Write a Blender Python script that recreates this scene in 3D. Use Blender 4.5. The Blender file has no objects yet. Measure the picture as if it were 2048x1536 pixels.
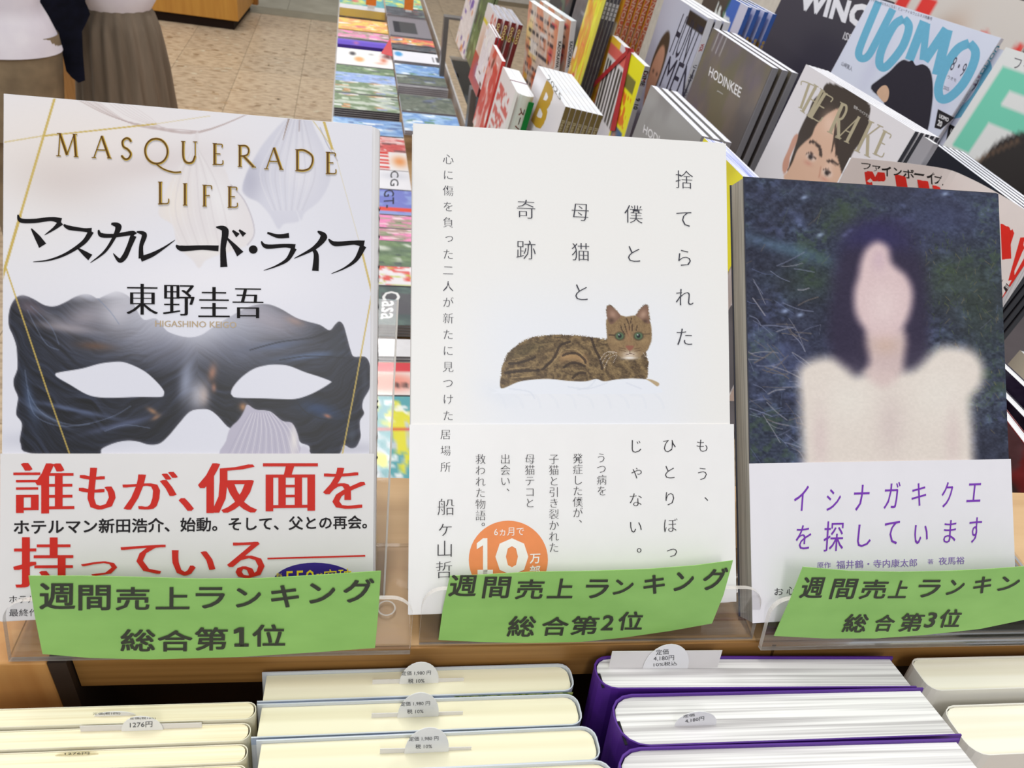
import bpy, bmesh, math, random
import numpy as np
from mathutils import Vector, Matrix

# ---------------------------------------------------------------- camera, world, lights, exposure
FPX = 1500.0; PPX, PPY = 1024.0, 768.0
_d1 = np.array([-320., -1195., FPX]); _d2 = np.array([6776., 132., FPX])
AY = _d1/np.linalg.norm(_d1)
AX = _d2-(_d2@AY)*AY; AX /= np.linalg.norm(AX)
AZ = -np.cross(AY, AX)
if AZ[1] > 0: AZ = -AZ
RW = np.array([AX, AY, AZ])            # rows: world axes seen from the camera; the room is z up, the eye is at the origin
FLOOR = -1.62
SC = bpy.context.scene
COL = SC.collection
cam_d = bpy.data.cameras.new('camera'); cam = bpy.data.objects.new('camera', cam_d); COL.objects.link(cam)
cam_d.sensor_width = 36.0; cam_d.lens = 36.0*FPX/2048.0; cam_d.clip_start = 0.01; cam_d.clip_end = 60
M = Matrix.Identity(4)
for i in range(3):
    M[i][0] = RW[i][0]; M[i][1] = -RW[i][1]; M[i][2] = -RW[i][2]
cam.matrix_world = M
SC.camera = cam
cam_d.dof.use_dof = True; cam_d.dof.focus_distance = 0.36; cam_d.dof.aperture_fstop = 30.0
SC.view_settings.view_transform = 'Standard'; SC.view_settings.look = 'None'
SC.view_settings.gamma = 1.0; SC.view_settings.use_curve_mapping = False
SC.view_settings.exposure = 0.0
wd = bpy.data.worlds.new('world'); SC.world = wd; wd.use_nodes = True
bg = wd.node_tree.nodes['Background']; bg.inputs[0].default_value = (0.93, 0.96, 1.0, 1); bg.inputs[1].default_value = 0.60
def area(name, loc, sx, sy, power, color=(1, .985, .96)):
    l = bpy.data.lights.new(name, 'AREA'); l.shape = 'RECTANGLE'; l.size = sx; l.size_y = sy; l.energy = power; l.color = color
    o = bpy.data.objects.new(name, l); COL.objects.link(o); o.location = loc; return o
for i, (x, y) in enumerate([(-1.6, 0.9), (-.1, 0.9), (1.4, 0.9), (-1.6, 3.2), (-.1, 3.2), (1.4, 3.2), (-1.6, 5.6), (-.1, 5.6), (-.1, -1.5)]):
    area('ceiling_light', (x, y, 1.25), 0.30, 1.2, 12.5 if 0 < y < 5 else (16 if y > 0 else 15))

# ---------------------------------------------------------------- helpers
def ray(px, py):
    return RW@np.array([(px-PPX)/FPX, (py-PPY)/FPX, 1.0])
def at_z(px, py, z):
    r = ray(px, py); return r*(z/r[2])
def at_x(px, py, x):
    r = ray(px, py); return r*(x/r[0])
def at_d(px, py, d):
    return ray(px, py)*d
def project(P):
    c = np.asarray(P, float)@RW
    return PPX+FPX*c[..., 0]/c[..., 2], PPY+FPX*c[..., 1]/c[..., 2]
def s2l(c):
    c = np.asarray(c, float)/255.0
    return np.where(c <= .04045, c/12.92, ((c+.055)/1.055)**2.4)
def rgb(r, g, b): return tuple(s2l((r, g, b)))+(1.0,)

_mats = {}
def mat(name, c, rough=.55, metal=0., var=.06, scale=60., spec=.5, bump=0., stretch=(1, 1, 1), c2=None, contrast=(.35, .65), coord='Object', detail=3.):
    key = (name, tuple(c), rough, scale, tuple(stretch), tuple(c2) if c2 else None)
    if key in _mats: return _mats[key]
    m = bpy.data.materials.new(name); m.use_nodes = True
    nt = m.node_tree; b = nt.nodes['Principled BSDF']
    b.inputs['Roughness'].default_value = rough; b.inputs['Metallic'].default_value = metal
    b.inputs['Specular IOR Level'].default_value = spec
    tc = nt.nodes.new('ShaderNodeTexCoord'); mp = nt.nodes.new('ShaderNodeMapping'); mp.inputs['Scale'].default_value = stretch
    nz = nt.nodes.new('ShaderNodeTexNoise'); nz.inputs['Scale'].default_value = scale; nz.inputs['Detail'].default_value = detail
    cr = nt.nodes.new('ShaderNodeValToRGB')
    base = np.array(rgb(*c)[:3]); second = np.array(rgb(*c2)[:3]) if c2 else base*(1-var*2)
    cr.color_ramp.elements[0].position = contrast[0]; cr.color_ramp.elements[1].position = contrast[1]
    cr.color_ramp.elements[0].color = tuple(second)+(1,); cr.color_ramp.elements[1].color = tuple(base)+(1,)
    nt.links.new(tc.outputs[coord], mp.inputs[0]); nt.links.new(mp.outputs[0], nz.inputs[0])
    nt.links.new(nz.outputs[0], cr.inputs[0]); nt.links.new(cr.outputs[0], b.inputs['Base Color'])
    if bump:
        bp = nt.nodes.new('ShaderNodeBump'); bp.inputs['Strength'].default_value = bump; bp.inputs['Distance'].default_value = .001
        nt.links.new(nz.outputs[0], bp.inputs['Height']); nt.links.new(bp.outputs[0], b.inputs['Normal'])
    _mats[key] = m; return m
def ink(c, rough=.45, metal=0.):
    return mat('ink', c, rough, metal, var=.02, scale=200, spec=.15)
def print_mat(rough=.35):
    key = ('print', rough)
    if key in _mats: return _mats[key]
    m = bpy.data.materials.new('printed_paper'); m.use_nodes = True; nt = m.node_tree; b = nt.nodes['Principled BSDF']
    b.inputs['Roughness'].default_value = rough; b.inputs['Specular IOR Level'].default_value = .35
    a = nt.nodes.new('ShaderNodeVertexColor'); a.layer_name = 'print'
    nz = nt.nodes.new('ShaderNodeTexNoise'); nz.inputs['Scale'].default_value = 900
    tc = nt.nodes.new('ShaderNodeTexCoord'); nt.links.new(tc.outputs['Object'], nz.inputs[0])
    mx = nt.nodes.new('ShaderNodeMixRGB'); mx.blend_type = 'MULTIPLY'; mx.inputs[0].default_value = .02
    nt.links.new(a.outputs[0], mx.inputs[1]); nt.links.new(nz.outputs[0], mx.inputs[2]); nt.links.new(mx.outputs[0], b.inputs['Base Color'])
    _mats[key] = m; return m
def acrylic_mat(edge=False):
    key = ('acrylic', edge)
    if key in _mats: return _mats[key]
    m = bpy.data.materials.new('acrylic_edge_scatter' if edge else 'clear_acrylic'); m.use_nodes = True; nt = m.node_tree
    out = nt.nodes['Material Output']; nt.nodes.remove(nt.nodes['Principled BSDF'])
    tr = nt.nodes.new('ShaderNodeBsdfTransparent'); tr.inputs[0].default_value = (.982, .98, .982, 1)
    if edge:
        df = nt.nodes.new('ShaderNodeBsdfPrincipled'); df.inputs['Base Color'].default_value = rgb(222, 216, 208); df.inputs['Roughness'].default_value = .25  # whitish colour stands in for light scattered at the cut edges
        mx = nt.nodes.new('ShaderNodeMixShader'); mx.inputs[0].default_value = .62
        nz = nt.nodes.new('ShaderNodeTexNoise'); nz.inputs['Scale'].default_value = 40
        mr = nt.nodes.new('ShaderNodeMapRange'); mr.inputs[3].default_value = .4; mr.inputs[4].default_value = .85
        nt.links.new(nz.outputs[0], mr.inputs[0]); nt.links.new(mr.outputs[0], mx.inputs[0])
        nt.links.new(tr.outputs[0], mx.inputs[1]); nt.links.new(df.outputs[0], mx.inputs[2])
    else:
        gl = nt.nodes.new('ShaderNodeBsdfGlossy'); gl.inputs['Roughness'].default_value = .03
        fr = nt.nodes.new('ShaderNodeFresnel'); fr.inputs[0].default_value = 1.3
        mx = nt.nodes.new('ShaderNodeMixShader'); nt.links.new(fr.outputs[0], mx.inputs[0])
        nt.links.new(tr.outputs[0], mx.inputs[1]); nt.links.new(gl.outputs[0], mx.inputs[2])
    nt.links.new(mx.outputs[0], out.inputs[0])
    _mats[key] = m; return m
def pages_mat(c, c2, scale=1400., name='page_edges', axis=1):
    st = [.012, .012, .012]; st[axis] = 1.
    return mat(name, c, .75, scale=scale, stretch=tuple(st), c2=c2, contrast=(.3, .62), detail=1.)

def link(name, me, parent=None, m=None):
    o = bpy.data.objects.new(name, me); COL.objects.link(o)
    if m is not None and not me.materials: me.materials.append(m)
    if parent is not None: o.parent = parent
    return o
def pydata(name, V, Fc, m, parent=None, smooth=False):
    me = bpy.data.meshes.new(name); me.from_pydata([tuple(map(float, v)) for v in V], [], [tuple(map(int, f)) for f in Fc]); me.update()
    if smooth:
        for p in me.polygons: p.use_smooth = True
    return link(name, me, parent, m)
def box_geo(x0, x1, y0, y1, z0, z1, V=None, Fc=None):
    V = [] if V is None else V; Fc = [] if Fc is None else Fc; n = len(V)
    V += [(x, y, z) for x in (x0, x1) for y in (y0, y1) for z in (z0, z1)]
    Fc += [tuple(n+i for i in f) for f in ((0, 1, 3, 2), (4, 6, 7, 5), (0, 4, 5, 1), (2, 3, 7, 6), (0, 2, 6, 4), (1, 5, 7, 3))]
    return V, Fc
def bevel(o, w, seg=2):
    md = o.modifiers.new('bevel', 'BEVEL'); md.width = w; md.segments = seg; md.limit_method = 'ANGLE'; return o
def box(name, x0, x1, y0, y1, z0, z1, m, parent=None, bev=0.):
    V, Fc = box_geo(x0, x1, y0, y1, z0, z1); o = pydata(name, V, Fc, m, parent)
    if bev: bevel(o, bev)
    return o
def extrude_profile(name, prof, a0, a1, m, parent=None, axis='z', smooth=False, caps=True, m_edge=None):
    """closed 2-d profile swept from a0 to a1: axis z -> profile is (x,y); axis x -> profile is (y,z)"""
    n = len(prof); V = []
    for a in (a0, a1):
        for p, q in prof: V.append((p, q, a) if axis == 'z' else (a, p, q))
    Fc = [(i, (i+1) % n, n+(i+1) % n, n+i) for i in range(n)]
    if caps: Fc += [tuple(range(n))[::-1], tuple(range(n, 2*n))]
    o = pydata(name, V, Fc, m, parent)
    if m_edge is not None:
        o.data.materials.append(m_edge)
        for p in o.data.polygons:
            if len(p.vertices) > 4: p.material_index = 1
    if smooth:
        for p in o.data.polygons: p.use_smooth = len(p.vertices) == 4
    return o
def empty(name, label=None, cat=None, group=None, mw=None, loc=None):
    o = bpy.data.objects.new(name, None); COL.objects.link(o); o.empty_display_size = .02
    if label: tag(o, label, cat, group)
    if mw is not None: o.matrix_world = mw
    if loc is not None: o.location = loc
    return o
def tag(o, label, cat, group=None):
    o['label'] = label; o['category'] = cat
    if group: o['group'] = group
    return o
def structure(o):
    o['kind'] = 'structure'; return o
def dup(root, mw, label=None):
    r = root.copy(); COL.objects.link(r); r.matrix_world = mw
    if label: r['label'] = label
    for ch in list(root.children):
        c = ch.copy(); COL.objects.link(c); c.parent = r
        for g in list(ch.children):
            d = g.copy(); COL.objects.link(d); d.parent = c
    return r

# local frame of anything flat and printed: x along its top edge, z up its face, y away from whoever reads it
class Frame:
    def __init__(s, o, x, z):
        s.o = np.asarray(o, float); s.x = np.asarray(x, float)/np.linalg.norm(x)
        z = np.asarray(z, float); z = z-(z@s.x)*s.x; s.z = z/np.linalg.norm(z); s.y = np.cross(s.z, s.x)
    def mw(s, off=(0, 0, 0)):
        o = s.o+s.x*off[0]+s.y*off[1]+s.z*off[2]; m = Matrix.Identity(4)
        for i in range(3):
            m[i][0] = s.x[i]; m[i][1] = s.y[i]; m[i][2] = s.z[i]; m[i][3] = o[i]
        return m
    def loc(s, px, py, y=0.):
        r = ray(px, py); t = ((s.o+s.y*y)@s.y)/(r@s.y); p = r*t-s.o
        return np.array([p@s.x, p@s.z])
    def world(s, x, z, y=0.): return s.o+np.multiply.outer(x, s.x)+np.multiply.outer(z, s.z)+s.y*y

# ---------------------------------------------------------------- lettering (flat print) from the built-in typeface
_gl = {}
def _area(v, fs):
    a = 0.
    for f in fs:
        q = v[list(f)]; a += abs(np.sum(q[:, 0]*np.roll(q[:, 1], -1)-np.roll(q[:, 0], -1)*q[:, 1]))/2
    return a
def glyph(t, off=0.):
    k = (t, off)
    if k in _gl: return _gl[k]
    if off and len(t) > 1:            # long lines: one glyph at a time, so that a bad fill can be replaced
        full = glyph(t)
    if t == '1':                      # the built-in one has no flag or foot
        v = np.array([(.19, 0), (.31, 0), (.31, .72), (.19, .72), (.19, .72), (.02, .62), (.02, .5), (.19, .58), (.04, 0), (.46, 0), (.46, .09), (.04, .09)])
        _gl[k] = (v, [(0, 1, 2, 3), (4, 5, 6, 7), (8, 9, 10, 11)]); return _gl[k]
    r = _glyph(t, off)
    if off:
        base = _glyph(t, 0.); e = _area(*r)/max(_area(*base), 1e-9); want = 1+2*off/.075
        if len(t) > 1: r = base
        elif abs(e-want) > .17:
            r = base
            for k_ in (.8, 1.15, .6, .4):
                q = _glyph(t, off*k_)
                if abs(_area(*q)/max(_area(*base), 1e-9)-(1+2*off*k_/.075)) < .12: r = q; break
    _gl[k] = r
    return r
def _glyph(t, off):
    k = (t, off, 'raw')
    if k not in _gl:
        c = bpy.data.curves.new('t', 'FONT'); c.body = t; c.offset = off; c.resolution_u = 2
        o = bpy.data.objects.new('t', c); me = bpy.data.meshes.new_from_object(o)
        v = np.empty(len(me.vertices)*3); me.vertices.foreach_get('co', v)
        _gl[k] = (v.reshape(-1, 3)[:, :2], [tuple(p.vertices) for p in me.polygons])
        bpy.data.objects.remove(o); bpy.data.curves.remove(c); bpy.data.meshes.remove(me)
    return _gl[k]
class Letters:
    """collects glyphs on one frame; every call adds flat polygons in the frame's own x,z"""
    def __init__(s, fr, mapf=None): s.fr = fr; s.V = []; s.F = []; s.lift = 0.; s.mapf = mapf
    def bold(s, b=.014): return tuple((x*b, y*b) for x, y in ((0, 0), (-1, -1), (1, 1), (-1, 1), (1, -1)))
    def add(s, pts, polys, lift=0.):
        n = len(s.V)
        for p in pts: s.V.append((p[0], -lift-s.lift, p[1]))
        s.F += [tuple(n+i for i in f) for f in polys]; s.lift += 2e-6
    def P(s, p):
        return s.fr.loc(*p) if not s.mapf else np.array(s.mapf(*p))
    def quad(s, t, TL, TR, BL, off=0., smear=(0,)):
        """text whose ink box is pinned to three design points"""
        v, f = glyph(t, off); a, b = v.min(0), v.max(0)
        u = (v-a)/np.maximum(b-a, 1e-6)
        pTL, pTR, pBL = s.P(TL), s.P(TR), s.P(BL); ex = pTR-pTL; ez = pTL-pBL
        em = np.linalg.norm(ez)/max(b[1]-a[1], 1e-6)
        for k in smear:
            kx, ky = k if isinstance(k, tuple) else (k, 0.)
            q = pBL+np.outer(u[:, 0], ex)+np.outer(u[:, 1], ez)+ex/np.linalg.norm(ex)*kx*em+ez/np.linalg.norm(ez)*ky*em
            s.add(q, f)
    def column(s, t, top, bot, em_px, off=0., smear=(0,), lx=0.):
        """vertical Japanese line: centre of first and last cell, size in design px"""
        n = len(t); pa, pb = s.P(top), s.P(bot)
        em = np.linalg.norm(s.P((top[0], top[1]+em_px))-pa)
        for i, ch in enumerate(t):
            if ch in ' 　': continue
            c = pa+(pb-pa)*(i/max(n-1, 1)); v, f = glyph(ch, off)
            w = v-np.array([.5, .38])
            if ch in '、。': w = w+np.array([.55, .5])
            if ch in 'っゃゅょ': w = w+np.array([.08, .08])
            if ch == 'ー': w = np.stack([w[:, 1], -w[:, 0]], 1)
            for k in smear: s.add(c+w*em+np.array([k*em, 0]), f)
    def poly(s, pts):
        q = [s.P(p) for p in pts]; s.add(q, [tuple(range(len(q)))])
    def stroke(s, pts, ws, n=10, flat=1.):
        """tapered brush stroke through design points, widths in design px"""
        p = catmull(np.array(pts, float), n); w = np.interp(np.linspace(0, len(pts)-1, len(p)), range(len(pts)), ws)/2
        d = np.gradient(p, axis=0); d /= np.maximum(np.linalg.norm(d, axis=1, keepdims=True), 1e-6)
        nn = np.stack([-d[:, 1], d[:, 0]*flat], 1)*w[:, None]
        L = [s.P(q) for q in p+nn]; Rr = [s.P(q) for q in p-nn]; m = len(p)
        s.add(L+Rr, [(i, i+1, m+i+1, m+i) for i in range(m-1)])
    def build(s, name, m, parent, y=-.0002):
        V = [(v[0], v[1]+y, v[2]) for v in s.V]
        if not V: return None
        o = pydata(name, V, s.F, m, parent); return o
def catmull(p, n=8, closed=False):
    m = len(p); out = []
    if m == 2 and not closed: return np.array([p[0]+(p[1]-p[0])*t for t in np.linspace(0, 1, n+1)])
    rng = range(m) if closed else range(m-1)
    for i in rng:
        if closed: a, b, c, d = p[(i-1) % m], p[i], p[(i+1) % m], p[(i+2) % m]
        else: a, b, c, d = p[max(i-1, 0)], p[i], p[i+1], p[min(i+2, m-1)]
        for t in np.linspace(0, 1, n, endpoint=False):
            out.append(.5*(2*b+(c-a)*t+(2*a-5*b+4*c-d)*t*t+(3*b-a-3*c+d)*t**3))
    if not closed: out.append(p[-1])
    return np.array(out)

# ---------------------------------------------------------------- numpy painter for printed pictures
def vnoise(x, y, seed=0):
    xi = np.floor(x).astype(np.int64); yi = np.floor(y).astype(np.int64); xf = x-xi; yf = y-yi
    def h(a, b):
        n = (a*374761393+b*668265263+seed*974711) & 0x7fffffff; n = ((n ^ (n >> 13))*1274126177) & 0x7fffffff
        return ((n ^ (n >> 16)) & 0xffff)/65535.
    u = xf*xf*(3-2*xf); v = yf*yf*(3-2*yf)
    return (h(xi, yi)*(1-u)+h(xi+1, yi)*u)*(1-v)+(h(xi, yi+1)*(1-u)+h(xi+1, yi+1)*u)*v
def fbm(x, y, o=4, seed=0):
    a = .5; t = np.zeros_like(x); n = 0
    for i in range(o): t += a*vnoise(x*2**i, y*2**i, seed+i*17); n += a; a *= .5
    return t/n
def smooth(a, b, x):
    t = np.clip((x-a)/(b-a), 0, 1); return t*t*(3-2*t)
def seg_dist(x, y, p, q):
    dx, dy = q[0]-p[0], q[1]-p[1]; L = dx*dx+dy*dy+1e-9
    t = np.clip(((x-p[0])*dx+(y-p[1])*dy)/L, 0, 1); return np.hypot(x-p[0]-t*dx, y-p[1]-t*dy), t
def sdf(x, y, P):
    d = np.full(x.shape, 1e9); ins = np.zeros(x.shape, bool); n = len(P)
    for i in range(n):
        p, q = P[i], P[(i+1) % n]; dd, _ = seg_dist(x, y, p, q); d = np.minimum(d, dd)
        c = ((p[1] > y) != (q[1] > y)) & (x < (q[0]-p[0])*(y-p[1])/(q[1]-p[1]+1e-12)+p[0]); ins ^= c
    return np.where(ins, -d, d)
class Paint:
    def __init__(s, X, Y, base): s.e = max(1e-4, (X.max()-X.min())/max(X.shape[1]-1, 1)) if X.max() < 3 else 1.; s.X = X; s.Y = Y; s.C = np.zeros(X.shape+(3,))+np.array(base, float)
    def over(s, a, c):
        a = np.clip(a, 0, 1)[..., None]; s.C = s.C*(1-a)+np.asarray(c, float)*a
    def poly(s, P, c, soft=1., alpha=1., sm=True):
        P = np.array(P, float); P = catmull(P, 4, True) if sm else P
        b = (P[:, 0].min()-soft*2, P[:, 0].max()+soft*2, P[:, 1].min()-soft*2, P[:, 1].max()+soft*2)
        k = (s.X > b[0]) & (s.X < b[1]) & (s.Y > b[2]) & (s.Y < b[3])
        a = np.zeros(s.X.shape)
        if k.any(): a[k] = smooth(soft, -soft, sdf(s.X[k], s.Y[k], P))
        s.over(a*alpha, c); return a
    def blob(s, cx, cy, rx, ry, c, alpha=1., ang=0., p=1., within=None):
        ca, sa = math.cos(math.radians(ang)), math.sin(math.radians(ang)); dx, dy = s.X-cx, s.Y-cy
        u = (dx*ca+dy*sa)/rx; v = (-dx*sa+dy*ca)/ry; a = np.exp(-((u*u+v*v)**p))*alpha
        if within is not None: a = a*within
        s.over(a, c)
    def line(s, pts, c, w=2., alpha=1., sm=True, within=None, w2=None):
        pts = np.array(pts, float); q = catmull(pts, 5) if sm and len(pts) > 2 else pts
        a = np.zeros(s.X.shape); n = len(q)-1
        for i in range(n):
            wi = w if w2 is None else w+(w2-w)*(i/n)
            x0, x1 = sorted((q[i][0], q[i+1][0])); y0, y1 = sorted((q[i][1], q[i+1][1])); m = wi*1.5+s.e
            k = (s.X > x0-m) & (s.X < x1+m) & (s.Y > y0-m) & (s.Y < y1+m)
            if k.any():
                d, _ = seg_dist(s.X[k], s.Y[k], q[i], q[i+1]); a[k] = np.maximum(a[k], smooth(wi/2+.6*s.e, wi/2-.6*s.e, d))
        if within is not None: a = a*within
        s.over(a*alpha, c)
def print_grid(fr, x0, x1, z0, z1, nx, nz, fn, name, parent, y=-.0001, px=True, rough=.35, mapf=None):
    xs = np.linspace(x0, x1, nx); zs = np.linspace(z1, z0, nz); Xg, Zg = np.meshgrid(xs, zs)
    if px:
        A, B = project(fr.world(Xg, Zg)); C = fn(A, B)
    else: C = fn((Xg-x0)/(x1-x0), (z1-Zg)/(z1-z0))
    V = np.stack([Xg, np.full_like(Xg, y), Zg], -1).reshape(-1, 3)
    if mapf is not None: V = mapf(V)
    i = np.arange(nx*nz).reshape(nz, nx)
    Q = np.stack([i[:-1, :-1], i[1:, :-1], i[1:, 1:], i[:-1, 1:]], -1).reshape(-1, 4)
    me = bpy.data.meshes.new(name); me.vertices.add(len(V)); me.vertices.foreach_set('co', V.astype(np.float32).ravel())
    me.loops.add(Q.size); me.loops.foreach_set('vertex_index', Q.astype(np.int32).ravel())
    me.polygons.add(len(Q)); me.polygons.foreach_set('loop_start', (np.arange(len(Q))*4).astype(np.int32))
    me.polygons.foreach_set('loop_total', np.full(len(Q), 4, np.int32)); me.update(calc_edges=True)
    ca = me.color_attributes.new('print', 'FLOAT_COLOR', 'POINT')
    L = np.ones((len(V), 4), np.float32); L[:, :3] = s2l(np.clip(C, 0, 255)).reshape(-1, 3); ca.data.foreach_set('color', L.ravel())
    return link(name, me, parent, print_mat(rough))

# ---------------------------------------------------------------- a book or magazine in its frame (origin = front, bottom, left)
def bound(root, W, H, T, cover_c, spine='R', page=((236, 234, 226), (190, 188, 180)), c=.0004, over=0., spine_c=None, rnd=.3, pscale=1400., rough=.35):
    r = min(T*rnd, T/2-1e-4); pr = [(0., 0.)]
    n = 4
    for i in range(n+1):
        a = -math.pi/2+math.pi/2*i/n; pr.append((W-r+r*math.cos(a), r+r*math.sin(a)))
    for i in range(n+1):
        a = math.pi/2*i/n; pr.append((W-r+r*math.cos(a), T-r+r*math.sin(a)))
    pr.append((0., T))
    inner = [(0., T-c)]; r2 = max(r-c, 1e-4)
    for i in range(n+1):
        a = math.pi/2-math.pi/2*i/n; inner.append((W-c-r2+r2*math.cos(a), T-c-r2+r2*math.sin(a)))
    for i in range(n+1):
        a = 0-math.pi/2*i/n; inner.append((W-c-r2+r2*math.cos(a), c+r2+r2*math.sin(a)))
    inner.append((0., c))
    prof = pr+inner
    blk = [(over+.0006, c*1.2)]+[(x-.0006, y) for x, y in inner[1:-1][::-1]]+[(over+.0006, T-c*1.2)]
    if spine == 'L':
        prof = [(W-x, y) for x, y in prof][::-1]; blk = [(W-x, y) for x, y in blk][::-1]
    cv = extrude_profile('cover', prof, 0, H, mat('cover_stock', cover_c, rough, var=.008, scale=50), root, caps=False)
    n = len(prof); me = cv.data
    # rims of the cover at head and tail
    half = n//2; bm = bmesh.new(); bm.from_mesh(me); bm.verts.ensure_lookup_table()
    for base in (0, n):
        for i in range(half-1):
            bm.faces.new([bm.verts[base+i], bm.verts[base+i+1], bm.verts[base+n-2-i], bm.verts[base+n-1-i]])
    bmesh.ops.recalc_face_normals(bm, faces=bm.faces); bm.to_mesh(me); bm.free()
    if spine_c is not None:
        me.materials.append(mat('spine_stock', spine_c, rough, var=.03, scale=50))
        for p in me.polygons:
            if abs(p.normal.x) > .7 and (p.center.x > W/2) == (spine == 'R'): p.material_index = 1
    pb = extrude_profile('page_block', blk, over, H-over-.0003, pages_mat(page[0], page[1], pscale), root)
    return cv, pb

# ================================================================ setting
YAW = math.radians(-2.9)
CY, SY = math.cos(YAW), math.sin(YAW)
FX = np.array([CY, SY, 0.]); UP = np.array([0, 0, 1.]); FY = np.array([-SY, CY, 0.])
tile_m = [mat('stone_tile', c, .33, scale=16, stretch=(1, 2.2, 1), c2=c2, contrast=(.33, .56), coord='Object', detail=5.) for c, c2 in
          [((206, 184, 154), (166, 142, 114)), ((202, 181, 153), (162, 140, 114)), ((209, 187, 157), (174, 148, 120))]]
fl = structure(box('floor', -3.6, 2.6, -.8, 9.0, FLOOR-.06, FLOOR-.002, mat('tile_joint', (140, 124, 98), .7)))
TS = .405
V, Fc = box_geo(.0015, TS-.0015, .0015, TS-.0015, -.01, .0)
tme = [bpy.data.meshes.new('floor_tile') for _ in tile_m]
rnd = random.Random(4)
for me, m in zip(tme, tile_m): me.from_pydata(V, [], Fc); me.materials.append(m); me.update()
x_first = -.714-7*TS
for i in range(15):
    for j in range(-4 if i >= 9 else 0, 14):
        y0 = 7.13-(j+1)*TS
        o = link('tile', tme[rnd.randrange(3)], fl); o.location = (x_first+i*TS, y0, FLOOR)
# speckles in the stone, flat chips set into the tiles nearest the eye line
chips = []; chF = []
rr = random.Random(9)
for k in range(900):
    x, y = rr.uniform(-2.6, .3), rr.uniform(3.4, 7.1); a, b, n = rr.uniform(.008, .03), rr.uniform(.005, .016), len(chips)
    th = rr.uniform(-.5, .5)
    for q in range(7):
        t = q*2*math.pi/7; u, v = a*math.cos(t)*rr.uniform(.7, 1.2), b*math.sin(t)*rr.uniform(.7, 1.2)
        chips.append((x+u*math.cos(th)-v*math.sin(th), y+u*math.sin(th)+v*math.cos(th), FLOOR+.0006))
    chF.append(tuple(range(n, n+7)))
ch = pydata('stone_chips', chips, chF, mat('stone_chip', (186, 158, 124), .35), fl); ch['kind'] = 'stuff'
for nm, c in (('b', (150, 122, 92)), ('c', (222, 210, 182))): ch.data.materials.append(mat('stone_chip_'+nm, c, .35))
for p in ch.data.polygons: p.material_index = rr.choice((0, 0, 1, 2))
fl2 = structure(box('trim_floor', -3.6, .09, 7.132, 7.36, FLOOR-.0019, FLOOR+.001, mat('grey_sill', (148, 140, 118), .4, scale=9)))
for nm_, b_ in (('wall_back', (-3.6, 2.6, 9.0, 9.1)), ('wall_right', (2.6, 2.7, -.8, 9.0))):
    structure(box(nm_, *b_, FLOOR-.05, 1.3, mat('plaster', (226, 222, 214), .8, scale=20)))
fl3 = structure(box('floor_grey', -3.6, .09, 7.362, 9.0, FLOOR-.0019, FLOOR-.0008, mat('joint_grey', (128, 124, 110), .6)))
gm = bpy.data.meshes.new('tile'); V, Fc = box_geo(.002, .598, .002, .598, -.01, .0); gm.from_pydata([(a, b, c+.0005) for a, b, c in V], [], Fc); gm.update()
gm.materials.append(mat('grey_tile', (176, 172, 154), .35, scale=6, c2=(158, 153, 135)))
for i in range(5):
    for j in range(2):
        o = link('tile', gm, fl3); o.location = (-2.92+i*.6, 7.37+j*.6, FLOOR)

# ---------------------------------------------------------------- display table for the ranking titles
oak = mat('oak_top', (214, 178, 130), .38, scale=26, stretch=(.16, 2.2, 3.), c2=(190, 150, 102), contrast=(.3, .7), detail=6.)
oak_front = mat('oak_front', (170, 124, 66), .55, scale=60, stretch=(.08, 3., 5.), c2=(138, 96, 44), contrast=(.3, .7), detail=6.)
oak_post = mat('oak_post', (206, 154, 92), .45, scale=30, stretch=(3., 3., .16), c2=(182, 126, 66), contrast=(.3, .7), detail=6.)
shade_m = mat('painted_recess_shade', (44, 28, 16), .7, scale=20)  # near-black colour painting in the shade of the gap and recess
TOPZ = -.2663
tf = Frame(np.array([-.0, .1745, TOPZ]), FX, UP)
tbl = empty('display_table', 'light oak display table under the three big ranked books, dark gap under its board', 'table', mw=tf.mw())
box('top_board', -.096, .62, 0., .094, -.0215, 0., oak, tbl, .0008)
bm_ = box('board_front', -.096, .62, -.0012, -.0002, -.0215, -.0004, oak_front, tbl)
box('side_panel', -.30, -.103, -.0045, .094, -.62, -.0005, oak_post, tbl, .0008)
box('gap_shade_fill', -.1029, -.0965, -.0044, .09, -.245, -.0008, shade_m, tbl)  # solid dark fill standing in for the shade between panel and board
box('recess_shade_back', -.103, .62, .02, .03, -.30, -.022, shade_m, tbl)  # sheet coloured dark to stand in for the shade under the board
box('lower_ledge', -.42, .62, -.28, .02, -.245, -.225, oak_post, tbl)
box('lower_front', -.42, .62, -.295, -.282, -1.352, -.205, oak_post, tbl)
box('rear_panel', -.30, .62, .086, .094, -1.352, -.0255, oak_post, tbl)
dl = pydata('wood_scratch', [(.185, -.00125, -.002), (.187, -.00125, -.002), (.1886, -.00125, -.012), (.188, -.00125, -.013)], [(0, 1, 2, 3)], ink((96, 66, 34)), tbl)

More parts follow.
